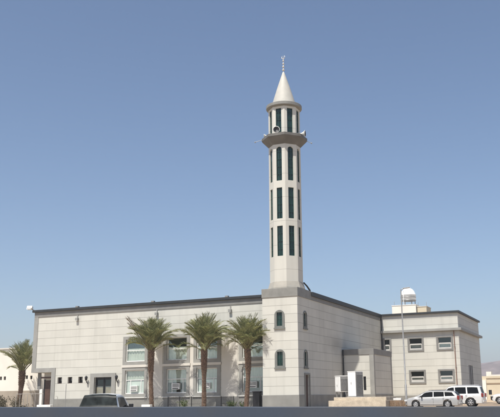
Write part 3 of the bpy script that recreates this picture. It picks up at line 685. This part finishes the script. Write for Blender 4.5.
# ---------------------------------------------------------------- palms
def palm(x, y, zt, crown, seed, lab, nf=98, fl=3.1, spread=1.0, dead=False, tr=.205, base_z=.12):
    r = random.Random(seed)
    t = thing('palm_tree', lab, 'palm tree', (x, y, base_z), 0, 'date palms in front of the mosque')
    lean = (r.uniform(-.3, .3), r.uniform(-.15, .15))
    def C(z): k = (z-base_z)/(zt-base_z); return Vector((x+lean[0]*math.sin(k*2.2), y+lean[1]*k, z))
    # trunk: core and rows of cut leaf bases
    tk = MB(); n = 14
    zs_ = [base_z+(zt-base_z)*i/n for i in range(n+1)]
    def rad(z):
        k = (z-base_z)/(zt-base_z); return tr*(1.12-.25*k+(.62*max(0, (k-.50)/.50)**.8 if k > .52 else 0)-(.12 if k > .96 else 0))
    tk.tube([C(z) for z in zs_], [rad(z)*.86 for z in zs_], 12)
    z = base_z+.05; row = 0
    while z < zt-.05:
        m_ = 9; k = (z-base_z)/(zt-base_z)
        for j in range(m_):
            a = 2*PI*(j+.5*(row % 2))/m_+r.uniform(-.08, .08); rr = rad(z); c = C(z)
            d_ = Vector((math.cos(a), math.sin(a), 0)); u = Vector((-d_.y, d_.x, 0)); hh = .19+.07*r.random(); ww = rr*.36
            ou = rr*(1.04+.14*r.random())+(.05 if k > .6 else 0)
            pts = [c+d_*rr*.8-u*ww, c+d_*rr*.8+u*ww, c+d_*ou+u*ww*.6+Vector((0, 0, hh)), c+d_*ou-u*ww*.6+Vector((0, 0, hh)), c+d_*rr*.72+u*ww*.6+Vector((0, 0, hh*1.05)), c+d_*rr*.72-u*ww*.6+Vector((0, 0, hh*1.05))]
            tk.add(pts, [(0, 1, 2, 3), (3, 2, 4, 5), (0, 3, 5), (1, 4, 2)])
        z += .155; row += 1
    tk.build('trunk', 'trunk', t)
    cr_ = MB(); st_ = MB(); dd_ = MB()
    top = C(zt)
    def frond(mb, sb, az, el, L, droop, dens=40, wid=.52, start=.36):
        d_ = Vector((math.cos(az), math.sin(az), 0)); p = top+d_*.10+Vector((0, 0, r.uniform(-.25, .2))); ns = 12; pts = [p.copy()]; e_ = el; dirs = []
        side = Vector((-d_.y, d_.x, 0))*r.uniform(-.12, .12)
        for i in range(ns):
            v = d_*math.cos(e_)+Vector((0, 0, math.sin(e_)))+side*(i/ns); v.normalize(); dirs.append(v); p = p+v*L/ns; pts.append(p.copy()); e_ -= droop/ns*(.15+2.55*(i/ns)**2)
        dirs.append(dirs[-1])
        sb.tube(pts, [.035*(1-.85*i/ns)+.006 for i in range(ns+1)], 4, False)
        tw = r.uniform(-.5, .5)
        for i in range(dens):
            s_ = start+(1-start)*(i+r.random()*.5)/dens; q = s_*ns; k = min(int(q), ns-1); f_ = q-k
            b0 = pts[k].lerp(pts[k+1], f_); v = dirs[k].lerp(dirs[k+1], f_).normalized()
            u = v.cross(Vector((0, 0, 1)));
            if u.length < .05: u = Vector((1, 0, 0))
            u.normalize(); nn = u.cross(v).normalized()
            u2 = u*math.cos(tw)+nn*math.sin(tw); n2 = v.cross(u2)*-1
            ll = wid*(.55+.75*math.sin(PI*min(1, s_*.92))**.8)*(r.uniform(.8, 1.15)); 
            for sg in (-1, 1):
                ln_ = (u2*sg*.62+v*.72+nn*r.uniform(.1, .45)).normalized()
                tip = b0+ln_*ll+Vector((0, 0, -.10*ll)); mid = b0+ln_*ll*.45
                wv = v*.022+nn*.009
                mb.add([b0-wv*.5, b0+wv*.5, mid+wv, tip, mid-wv], [(0, 1, 2, 3, 4)])
    for i in range(nf):
        k = i/(nf-1)
        el = R(88-40*k**1.05+r.uniform(-8, 8)) if k < .95 else R(r.uniform(22, 42))
        az = i*2.39996+r.uniform(-.3, .3)
        L = fl*(.76+.36*r.random())*(1.0+.06*k)
        frond(cr_, st_, az, el, L, R(12+78*k*spread+r.uniform(-10, 32)))
    cr_.build('crown', 'frond', t); st_.build('stalks', 'stalk', t)
    if dead:
        ds_ = MB()
        for a_, e_, l_ in ((math.pi+.30, 1.0, 4.3), (math.pi+.38, .94, 4.1), (math.pi+.26, .90, 3.7)): frond(dd_, ds_, a_, e_, l_, .12, 44, .62, .52)
        dd_.build('dead_frond', 'dry', t); ds_.build('dead_stalk', 'dry', t)
palm(-16.41, .6, 6.0, 9.2, 4, 'date palm with a dry brown frond poking up left, beside the pickup', dead=True)
palm(-10.38, .6, 5.85, 9.0, 9, 'middle date palm of the three along the hall windows, slightly the widest crown', nf=104, fl=3.3)
palm(-5.77, .6, 5.75, 8.8, 15, 'date palm nearest to the minaret, its crown touching the tower edge', nf=96, fl=3.05)
palm(-37.35, 5.0, 4.5, 7.9, 23, 'date palm standing alone at the far left before the white low building', nf=54, fl=3.5, tr=.25, base_z=0)

# ---------------------------------------------------------------- left low building
lb = thing('low_building', 'low white rendered building with tiny square windows behind the lone palm at the left', 'building', (-55, 9, 0))
LW = [(-43.76, 3.97), (-43.13, 3.97), (-39.7, 4.02), (-39.0, 3.97), (-47, 3.97), (-48, 3.97), (-52, 3.97)]
w = MB(); w.panel((-76, 9, 0), (1, 0, 0), 41, 7.55, [(x+76-.17, x+76+.17, z-.22, z+.22) for x, z in LW], .2); w.panel((-35, 9, 0), (0, 1, 0), 20, 7.55); w.panel((-76, 29, 0), (0, -1, 0), 20, 7.55)
w.add([(-76, 9, 7.4), (-35, 9, 7.4), (-35, 29, 7.4), (-76, 29, 7.4)], [(0, 1, 2, 3)])
w.build('wall', 'whitewall', lb)
MB().box(-76.1, -34.9, 8.9, 9.3, 7.55, 7.72).build('coping', 'cream', lb)
MB().box(-76.05, -34.95, 8.94, 9.0, 0, 2.41).build('base_course', 'pave', lb)
for x, z in LW: MB().box(x-.17, x+.17, 9.15, 9.18, z-.22, z+.22).build('window', 'dark', lb)

# ---------------------------------------------------------------- far yellow houses
fy = thing('yellow_house', 'pale yellow flat roofed house with brown bands far behind the parked cars at the right', 'house', (3, 143, 0))
w = MB(); w.panel((-8, 143, 0), (1, 0, 0), 24, 5.9, [(4.2, 5.0, 1.2, 2.4), (8, 9, 1.2, 2.4)], .2); w.panel((16, 143, 0), (0, 1, 0), 14, 5.9); w.add([(-8, 143, 5.6), (16, 143, 5.6), (16, 157, 5.6), (-8, 157, 5.6)], [(0, 1, 2, 3)]); w.panel((-8, 157, 0), (0, -1, 0), 14, 5.9)
w.build('wall', 'yellow', fy)
for z0, z1 in ((3.85, 4.15), (5.2, 5.38)): MB().box(-4.2, 16.1, 142.9, 143, z0, z1).build('band', 'yband', fy)
MB().box(-4.2, -2.9, 143.6, 145.5, 5.9, 7.05).build('roof_block', 'whitewall', fy); MB().box(-2.88, 9, 143.3, 143.5, 5.9, 6.25).build('parapet', 'whitewall', fy)
MB().box(-8.1, -4.25, 142.6, 142.99, 0, 4.9).build('side_wall', 'whitewall', fy)
for x in (-3.4, .5): MB().box(x-.4, x+.4, 143.12, 143.16, 1.2, 2.4).build('window', 'dark', fy)

# ---------------------------------------------------------------- small things along the front
t = thing('railing', 'low grey metal railing before the low white building and corner portal', 'railing', (-33.5, 1, 0))
MB().tube([(-34.2, 1, 1.9), (-30.5, 1, 1.9)], .028, 6).build('top_rail', 'rail', t); MB().tube([(-34.2, 1, .4), (-30.5, 1, .4)], .022, 6).build('mid_rail', 'rail', t)
for i in range(8): x = -34.2+.528*i; MB().tube([(x, 1, .12), (x, 1, 1.97 if i % 2 else 1.9)], .03, 6).build('post', 'rail', t)
t = thing('sign_pole', 'thin bare grey pole standing by the three small square windows', 'pole', (-27.5, 1, .12))
MB().tube([(-27.5, 1, .12), (-27.5, 1, 2.88)], .035, 8).build('pole', 'steel', t); MB().box(-27.6, -27.4, .9, 1.1, .12, .15).build('base_plate', 'steel', t)
t = thing('hooked_post', 'short grey post with a bent top right of the corner portal', 'post', (-28.55, 1, .12))
MB().tube([(-28.55, 1, .12), (-28.55, 1, 1.5), (-28.62, 1, 1.6), (-28.8, 1, 1.6)], .03, 6).build('post', 'rail', t); MB().box(-28.62, -28.48, .93, 1.07, .12, .15).build('base_plate', 'rail', t)
for x0, x1, y, z, lab in ((-30.0, -28.2, -.6, .72, 'long white painted concrete block right of the corner portal'), (-17.15, -16.1, -.2, .60, 'white painted concrete block at the foot of the palm beside the pickup')):
    tag(MB().box(x0, x1, y, y+.45, .12, z).build('concrete_block', 'kerbw', loc=((x0+x1)/2, y, .12), bevel=.04), lab, 'concrete block', 'white blocks along the pavement')
tag(MB().box(9.22, 9.85, .1, .5, .006, .46).build('concrete_block', 'kerbw', loc=(9.5, .3, 0), bevel=.04), 'white painted concrete block at the nose of the silver estate car', 'concrete block', 'white blocks along the pavement')
t = thing('waste_bin', 'tall black waste cabinet between the last palm and the minaret foot', 'bin', (-4.85, 1.2, .12))
MB().box(-5.2, -4.5, .9, 1.5, .16, 1.62).build('body', 'black', t, bevel=.03); MB().box(-5.24, -4.46, .86, 1.54, 1.62, 1.74).build('lid', 'trimb', t, bevel=.02)
# mesh fence between the palms
def fence(x0, x1, y, h, lab):
    t = thing('mesh_fence', lab, 'fence', ((x0+x1)/2, y, .12), 0, 'low fences under the hall windows')
    n = round((x1-x0)/1.3)
    for i in range(n+1):
        x = x0+(x1-x0)*i/n; MB().box(x-.03, x+.03, y-.03, y+.03, .12, h).build('post', 'black', t)
    f = MB(); x = x0+.08
    while x < x1: f.tube([(x, y-.035, .2), (x, y-.035, h-.06)], .011, 4, False); x += .11
    for z in (.25, .6, h-.06): f.tube([(x0, y-.035, z), (x1, y-.035, z)], .018, 4)
    f.build('mesh_panel', 'black', t)
fence(-15.1, -11.0, 1.6, 1.35, 'low dark mesh fence between the left and middle palms of the hall front')
fence(-9.0, -7.6, 1.6, 1.3, 'short dark mesh fence right of the middle palm')
def shrub(x, y, z0, rx_, h, n, seed, lab, m='leaf', group=None, ls=.12):
    r = random.Random(seed); t = thing('shrub', lab, 'shrub', (x, y, z0), 0, group)
    st_ = MB(); lf = MB()
    for i in range(12):
        a = r.random()*6.28; e_ = r.uniform(.2, 1.0)*rx_; hh = h*r.uniform(.55, 1)
        st_.tube([(x, y, z0), (x+math.cos(a)*e_*.4, y+math.sin(a)*e_*.3, z0+hh*.6), (x+math.cos(a)*e_, y+math.sin(a)*e_*.7, z0+hh)], [.025, .015, .006], 4, False)
        for j in range(n//12):
            k = r.uniform(.3, 1.05); c = Vector((x+math.cos(a)*e_*k+r.gauss(0, .12*rx_), y+math.sin(a)*e_*k*.7+r.gauss(0, .1*rx_), z0+hh*k+r.gauss(0, .08*h)))
            if c.z < z0+.03: c.z = z0+.03
            d_ = Vector((r.gauss(0, 1), r.gauss(0, 1), r.gauss(.3, .8))).normalized(); u = d_.orthogonal().normalized(); s_ = ls*r.uniform(.6, 1.3)
            lf.add([c, c+d_*s_*.5+u*s_*.28, c+d_*s_, c+d_*s_*.5-u*s_*.28], [(0, 1, 2, 3)])
    st_.build('stems', 'stalk', t); lf.build('foliage', m, t)
shrub(-7.2, 0.3, .12, .75, .75, 420, 1, 'small bright green shrub just left of the palm nearest the minaret', group='shrubs under the hall windows')
shrub(-6.2, .9, .12, .5, .6, 260, 2, 'small low shrub right behind the trunk of the palm nearest the minaret', group='shrubs under the hall windows')
shrub(-12.6, .6, .12, .8, 1.0, 380, 3, 'dusky shrub before the mesh fence between left and middle palms', group='shrubs under the hall windows')
for k, (x, y, h) in enumerate(((-38.0, 2.6, 1.75), (-36.95, 2.2, 1.7), (-35.9, 2.9, 1.6), (-34.1, 1.8, .75))):
    shrub(x, y, 0, 1.1, h, 620, 30+k, ('dry grey brown scrub at the left edge of the photo', 'dry grey brown scrub in the middle of the heap left of the lone palm', 'dry grey brown scrub touching the left side of the lone palm trunk', 'tiny dry scrub at the right foot of the lone palm')[k], 'scrub', 'dry scrub round the lone palm', .15)

# ---------------------------------------------------------------- vehicles
def I(x, pts): return float(np.interp(x, [p[0] for p in pts], [p[1] for p in pts]))
class Car:
    """a lofted body: plan width, belt line and top line run along x (front is +x)"""
    def __init__(s, L, w, top, belt, axles, ra, clear, tumble, paint, zmid=.70, plan=None):
        s.L, s.w, s.top, s.belt, s.axles, s.ra, s.clear, s.tumble, s.paint, s.zmid = L, w, top, belt, axles, ra, clear, tumble, paint, zmid
        s.plan = plan or [(-L/2, .84), (-L/2+.12, .93), (-L/2+.5, .99), (0, 1), (L/2-.8, .98), (L/2-.25, .88), (L/2-.06, .76), (L/2, .66)]
    def sec(s, x):
        hw = s.w/2*I(x, s.plan); zb = s.clear+(.10 if x > s.L/2-.2 else 0)
        for a in s.axles:
            d = abs(x-a)
            if d < s.ra: zb = max(zb, s.zw+math.sqrt(s.ra**2-d*d))
        zt = I(x, s.top); ze = min(I(x, s.belt), zt-.03); dz = max(0, zt-ze)
        wb = hw*.955; wr = wb-s.tumble*dz-.03
        z3 = max(s.zmid, zb+.06); z3 = min(z3, ze-.05)
        return [(0, zb), (hw*.93, zb), (hw*.985, zb+.05), (hw, z3), (wb, ze), (wb-.012, ze+.012), (wr+.02, zt-min(.07, dz*.35)), (wr-.07, zt-min(.02, dz*.1)), (wr*.5, zt+.015), (0, zt+.022)]
    def side(s, x, t, sg, off=.008):
        q = s.sec(x); a, b_ = q[5], q[6]
        return Vector((x, sg*(a[0]+(b_[0]-a[0])*t+off), a[1]+(b_[1]-a[1])*t))
    def body(s, root, zw):
        s.zw = zw; xs_ = sorted({-s.L/2+s.L*i/90 for i in range(91)} | {a+s.ra*math.sin(R(d)) for a in s.axles for d in range(-90, 91, 12)})
        v = []; n = 19
        for x in xs_:
            q = s.sec(x); v += [(x, y, z) for y, z in q]+[(x, -y, z) for y, z in q[-2:0:-1]]
        n = 18; f = []
        for i in range(len(xs_)-1):
            for j in range(n): f.append((i*n+j, i*n+(j+1) % n, (i+1)*n+(j+1) % n, (i+1)*n+j))
        mb = MB(); mb.add(v, f, True); k = len(xs_)-1
        mb.add(v[:n], [tuple(range(n))[::-1]]); mb.add(v[k*n:], [tuple(range(n))])
        o = mb.build('body', s.paint, root)
        e_ = o.modifiers.new('edges', 'EDGE_SPLIT'); e_.split_angle = R(38)
        return o
    def seams(s, root, xs_, zlow=.0):
        for x in xs_:
            for sg in (-1, 1):
                q = s.sec(x); v = []
                for (y, z) in ((q[2][0], q[2][1]+zlow), q[3], q[4]): v += [(x-.007, sg*(y+.005), z), (x+.007, sg*(y+.005), z)]
                MB().add(v, [(0, 1, 3, 2), (2, 3, 5, 4)]).build('door_gap', 'trimb', root)
    def window(s, root, x0b, x1b, x0t, x1t, sg, name='side_window', t0=.1, t1=.86):
        mb = MB(); v = []; N = 8; K = 4
        for i in range(N+1):
            for j in range(K+1):
                t = t0+(t1-t0)*j/K; xa = x0b+(x0t-x0b)*j/K; xb = x1b+(x1t-x1b)*j/K
                v.append(s.side(xa+(xb-xa)*i/N, t, sg))
        mb.add(v, [(i*(K+1)+j, (i+1)*(K+1)+j, (i+1)*(K+1)+j+1, i*(K+1)+j+1) for i in range(N) for j in range(K)], True)
        return mb.build(name, 'carglass', root)
    def screen(s, root, x0, x1, name, fr=.93, off=.012, gm='carglass'):
        mb = MB(); v = []; N = 8; K = 8
        for i in range(N+1):
            x = x0+(x1-x0)*i/N; q = s.sec(x); e_ = .01; dz = (I(x+e_, s.top)-I(x-e_, s.top))/(2*e_); nn = Vector((-dz, 0, 1)).normalized()*off
            ym = q[7][0]*fr
            for j in range(K+1):
                y = -ym+2*ym*j/K; z = float(np.interp(abs(y), [0, q[8][0], q[7][0]], [q[9][1], q[8][1], q[7][1]]))
                v.append(Vector((x, y, z))+nn)
        mb.add(v, [(i*(K+1)+j, (i+1)*(K+1)+j, (i+1)*(K+1)+j+1, i*(K+1)+j+1) for i in range(N) for j in range(K)], True)
        return mb.build(name, gm, root)
def wheels(root, axles, half, r_, wd=.22, spokes=7):
    for a in axles:
        for sg in (-1, 1):
            c = (a, sg*(half-wd/2-.02), r_)
            tw = MB(); tw.lathe([(r_*.62, -wd/2), (r_*.92, -wd/2), (r_, -wd/2+.04), (r_, wd/2-.04), (r_*.92, wd/2), (r_*.62, wd/2)], c, 26, axis='Y', cap=False)
            w_ = local(tw.build('wheel', 'tyre', root))
            rm = MB(); yo = c[1]+sg*(wd/2-.03)
            rm.lathe([(r_*.56, 0), (r_*.63, 0), (r_*.63, sg*.03), (r_*.56, sg*.03)], (a, yo, r_), 26, axis='Y', cap=False)
            rm.lathe([(0.001, sg*.0), (r_*.16, sg*.0), (r_*.14, sg*.035), (.001, sg*.04)], (a, yo, r_), 12, axis='Y', cap=False)
            for k in range(spokes):
                g_ = 2*PI*k/spokes; ca, sa = math.cos(g_), math.sin(g_); ux_, uz_ = -sa, ca
                p = []
                for rr, hw in ((r_*.1, .05), (r_*.6, .034)):
                    for sd in (-1, 1): p.append((a+ca*rr+ux_*hw*sd, yo+sg*.018, r_+sa*rr+uz_*hw*sd))
                rm.add(p+[(q[0], q[1]-sg*.03, q[2]) for q in p], [(0, 1, 3, 2), (0, 2, 6, 4), (1, 5, 7, 3)])
            rm.build('rim', 'rimm', w_)
            MB().lathe([(.001, 0), (r_*.6, 0)], (a, yo-sg*.05, r_), 20, axis='Y', cap=False).build('brake_disc', 'trimb', w_)
def common(root, c, zl, zt_, grille, bump_m):
    L, w = c.L, c.w
    for sg in (-1, 1):
        MB().rbox((L/2-.16, sg*w*.355, zl), (.26, .36, .15), sg*R(-30)).build('headlight', 'clearl', root, bevel=.03)
        MB().rbox((-L/2+.07, sg*w*.41, zt_), (.22, .20, .34), sg*R(10)).build('taillight', 'redl', root, bevel=.03)
        mx_ = MB(); mx_.rbox((c.mx, sg*(w/2+.07), c.mz), (.13, .19, .14)); mx_.box(c.mx-.03, c.mx+.03, min(sg*(w/2-.10), sg*(w/2)), max(sg*(w/2-.10), sg*(w/2)), c.mz-.05, c.mz-.01)
        mx_.build('mirror', c.mm, root, bevel=.025)
        for hx in c.hand: MB().rbox((hx, sg*(w/2*.985), c.hz), (.18, .03, .035)).build('door_handle', c.hm, root, bevel=.008)
    MB().box(L/2-.10, L/2+.012, -w*.22, w*.22, zl-.10, zl+.06).build('grille', grille, root, bevel=.02)
    MB().box(L/2-.12, L/2+.02, -w*.30, w*.30, c.clear+.12, c.clear+.22).build('air_intake', 'trimb', root)
    MB().box(-L/2-.012, -L/2+.05, -.26, .26, zt_-.12, zt_+.0).build('number_plate', 'beige', root)
    MB().box(-L/2-.04, -L/2+.14, -w*.43, w*.43, c.clear+.1, c.clear+.3).build('rear_bumper', bump_m, root, bevel=.04)

# silver estate car
def estate(loc, rz, lab):
    t = thing('estate_car', lab, 'car', loc, rz, local=True)
    L = 4.70
    top = [(-2.35, .78), (-2.30, .98), (-2.24, 1.04), (-1.98, 1.34), (-1.85, 1.405), (-1.4, 1.44), (-.5, 1.475), (.1, 1.465), (.45, 1.42), (.62, 1.36), (1.42, .985), (1.6, .95), (2.05, .86), (2.25, .76), (2.33, .62), (2.35, .52)]
    belt = [(-2.35, .76), (-2.2, .97), (0, .92), (1.3, .90), (1.42, .90), (2.05, .80), (2.35, .45)]
    c = Car(L, 1.79, top, belt, (1.37, -1.36), .37, .19, .36, 'silver', .66)
    c.mx, c.mz, c.mm, c.hand, c.hz, c.hm = .82, .98, 'trimb', (-.12, -1.02), .80, 'silver'
    c.body(t, .32)
    for sg in (-1, 1):
        c.window(t, -.14, 1.24, -.12, .64, sg, t0=.02, t1=.93); c.window(t, -1.10, -.20, -1.06, -.18, sg, t0=.02, t1=.93); c.window(t, -2.08, -1.16, -1.74, -1.12, sg, t0=.06, t1=.90)
        MB().box(-1.7, .25, sg*.60-.018, sg*.60+.018, 1.50, 1.53).build('roof_rail', 'trimb', t)
        MB().rbox((0, sg*.892, .37), (1.95, .03, .07)).build('side_moulding', 'silver', t, bevel=.01)
    c.seams(t, (1.0, -.17, -1.02)); c.screen(t, .66, 1.38, 'windscreen'); c.screen(t, -2.23, -1.98, 'rear_window', .98, .012, 'cabglass')
    common(t, c, .66, .86, 'trimb', 'silver'); wheels(t, c.axles, .895, .318)
    return t
estate((12.92, -1.15, .006), PI, 'silver estate car with black roof rails parked side on before the rear wing')

def suv(loc, rz, lab, dark_nose=False):
    t = thing('off_road_car', lab, 'car', loc, rz, local=True)
    L = 4.9
    top = [(-2.45, .75), (-2.42, 1.12), (-2.34, 1.2), (-2.2, 1.74), (-2.1, 1.84), (-1.6, 1.875), (-.3, 1.89), (.3, 1.87), (.62, 1.80), (1.38, 1.22), (1.5, 1.18), (2.1, 1.10), (2.3, 1.0), (2.40, .86), (2.45, .7)]
    belt = [(-2.45, .7), (-2.36, 1.16), (0, 1.14), (1.3, 1.12), (2.2, .98), (2.45, .6)]
    c = Car(L, 1.94, top, belt, (1.52, -1.33), .47, .30, .20, 'wcar', .88)
    c.mx, c.mz, c.mm, c.hand, c.hz, c.hm = 1.0, 1.22, 'wcar', (.0, -.98), 1.02, 'rimm'
    c.body(t, .40)
    for sg in (-1, 1):
        c.window(t, .08, 1.12, .12, .66, sg, t0=.03, t1=.90); c.window(t, -.98, -.02, -.94, .02, sg, t0=.03, t1=.90); c.window(t, -2.12, -1.10, -1.98, -1.06, sg, t0=.03, t1=.90)
        MB().box(-1.9, .2, sg*.70-.022, sg*.70+.022, 1.93, 1.965).build('roof_rail', 'rimm', t)
        a = MB()
        for ax_ in c.axles:
            K = 14; pts = [(ax_+.50*math.cos(PI*k/K), sg*.955, .40+.50*math.sin(PI*k/K)) for k in range(K+1)]; a.tube(pts, .035, 6)
        a.build('wheel_arch', 'wcar', t)
        MB().box(-.75, .95, sg*.93-.06, sg*.93+.06, .30, .36).build('side_step', 'trimb', t, bevel=.01)
    c.seams(t, (1.02, -.0, -.96)); c.screen(t, .68, 1.34, 'windscreen'); c.screen(t, -2.335, -2.20, 'rear_window', .95, .012, 'cabglass')
    common(t, c, .94, 1.04, 'trimb', 'wcar'); wheels(t, c.axles, .97, .40, .27, 6)
    if dark_nose: MB().box(2.35, 2.56, -.75, .75, .48, .92).build('bull_bar', 'trimb', t, bevel=.05)
    return t
suv((14.12, 3.45, .006), PI, 'white off road car with silver roof rails parked behind the silver estate car')
def pick_up(loc, rz, lab, paint='wcar', grp=None):
    t = thing('pickup_truck', lab, 'pickup', loc, rz, grp, local=True)
    L = 5.2
    top = [(-2.6, .98), (-2.58, 1.10), (-.62, 1.10), (-.57, 1.14), (-.40, 1.58), (-.33, 1.65), (-.2, 1.685), (.5, 1.70), (.8, 1.66), (1.5, 1.20), (1.62, 1.15), (2.25, 1.05), (2.45, .98), (2.57, .85), (2.6, .7)]
    belt = [(-2.6, .95), (-.7, 1.07), (-.4, 1.10), (1.4, 1.08), (2.3, .95), (2.6, .62)]
    c = Car(L, 1.78, top, belt, (1.55, -1.45), .43, .32, .26, paint, .85)
    c.mx, c.mz, c.mm, c.hand, c.hz, c.hm = 1.05, 1.20, 'trimb', (.1,), .98, 'trimb'
    c.body(t, .37)
    for sg in (-1, 1): c.window(t, -.30, 1.22, -.24, .80, sg, t0=.06, t1=.86)
    c.seams(t, (1.05, -.30)); c.screen(t, .84, 1.47, 'windscreen'); c.screen(t, -.60, -.315, 'rear_window', 1.13, .014, 'cabglass')
    bd_ = MB(); bd_.box(-2.45, -.75, -.72, .72, 1.135, 1.145); bd_.build('bed_cover', 'trimb', t)
    common(t, c, .86, .90, 'trimb', 'trimb'); wheels(t, c.axles, .89, .37, .24, 6)
    return t
hd = R(108.4)
pick_up((7.71+.5*math.cos(hd), -42.25+.5*math.sin(hd), -.392), hd, 'white pickup seen from behind with dark cab rear window, near the barrier at the left')
suv((13.75+2.45, 27.6, .006), PI, 'white off road car with black bull bar, cut by the right photo edge', True)

# ---------------------------------------------------------------- roadside barrier close to the camera
p0, p1 = Vector((18.07, -59.61, 0)), Vector((26.53, -59.91, 0)); d_ = (p1-p0).normalized(); Lb = (p1-p0).length
nb = Vector((-d_.y, d_.x, 0)); prof = [(0, -.45), (0, -.22), (.16, .10), (.22, 1.0), (.24, 1.0)]
t = thing('roadside_barrier', 'smooth blue grey painted barrier running across the whole foreground', 'barrier', (22.3, -59.7, -.4))
A = MB(); stn = []
for k in range(41):
    s_ = -14+(Lb+28)*k/40; zt_ = .9286+(.862-.9286)*s_/Lb+.0025*math.sin(k*2.3)+.002*math.sin(k*5.1); o = p0+d_*s_
    row = []
    for off, z in ((0, -.4), (0, -.2), (.14, .02), (.212, zt_-.012), (.222, zt_), (.25, zt_), (.26, zt_-.012), (.50, .02), (.64, -.2), (.64, -.4)):
        q = o+nb*(off-.23); row.append((q.x, q.y, z))
    stn += row
n = 10
A.add(stn, [(i*n+j, i*n+j+1, (i+1)*n+j+1, (i+1)*n+j) for i in range(40) for j in range(n-1)])
A.add(stn[:n], [tuple(range(n))]); A.add(stn[-n:], [tuple(range(n))[::-1]])
bm_ = M['barrier']; n_ = bm_.node_tree.nodes; l_ = bm_.node_tree.links
mixn = [q for q in n_ if q.type == 'MIX'][0]; cm = n_.new('ShaderNodeMix'); cm.data_type = 'RGBA'
cm.inputs[6].default_value = (.044, .057, .080, 1); cm.inputs[7].default_value = (.064, .063, .062, 1)
bn = n_.new('ShaderNodeTexNoise'); bn.inputs['Scale'].default_value = .42; bn.inputs['Detail'].default_value = 3
gg = n_.new('ShaderNodeNewGeometry'); l_.new(gg.outputs['Position'], bn.inputs['Vector'])
bmr = n_.new('ShaderNodeMapRange'); bmr.inputs[1].default_value = .48; bmr.inputs[2].default_value = .68; l_.new(bn.outputs['Fac'], bmr.inputs[0])
l_.new(bmr.outputs[0], cm.inputs[0]); l_.new(cm.outputs[2], mixn.inputs[6])
A.build('barrier_body', 'barrier', t)

# ---------------------------------------------------------------- air: far things fade
hz = bpy.data.materials.new('haze'); hz.use_nodes = True; n = hz.node_tree.nodes; l = hz.node_tree.links
n.remove(n['Principled BSDF']); pv = n.new('ShaderNodeVolumePrincipled'); pv.inputs['Color'].default_value = (.93, .95, 1, 1); pv.inputs['Density'].default_value = .00038; pv.inputs['Anisotropy'].default_value = .2
l.new(pv.outputs[0], n['Material Output'].inputs['Volume'])
ho = MB().box(-3600, 3700, -3100, 3600, -2.4, 125).build('haze', hz); tag(ho, kind='stuff')

S.render.engine = 'CYCLES'
S.cycles.max_bounces = 8; S.cycles.transparent_max_bounces = 12; S.cycles.volume_bounces = 0
for o in bpy.data.objects:
    if 'local' in o: del o['local']
    if 'kind' not in o and o.parent is None and o.type == 'MESH' and 'label' not in o: print('UNTAGGED', o.name)
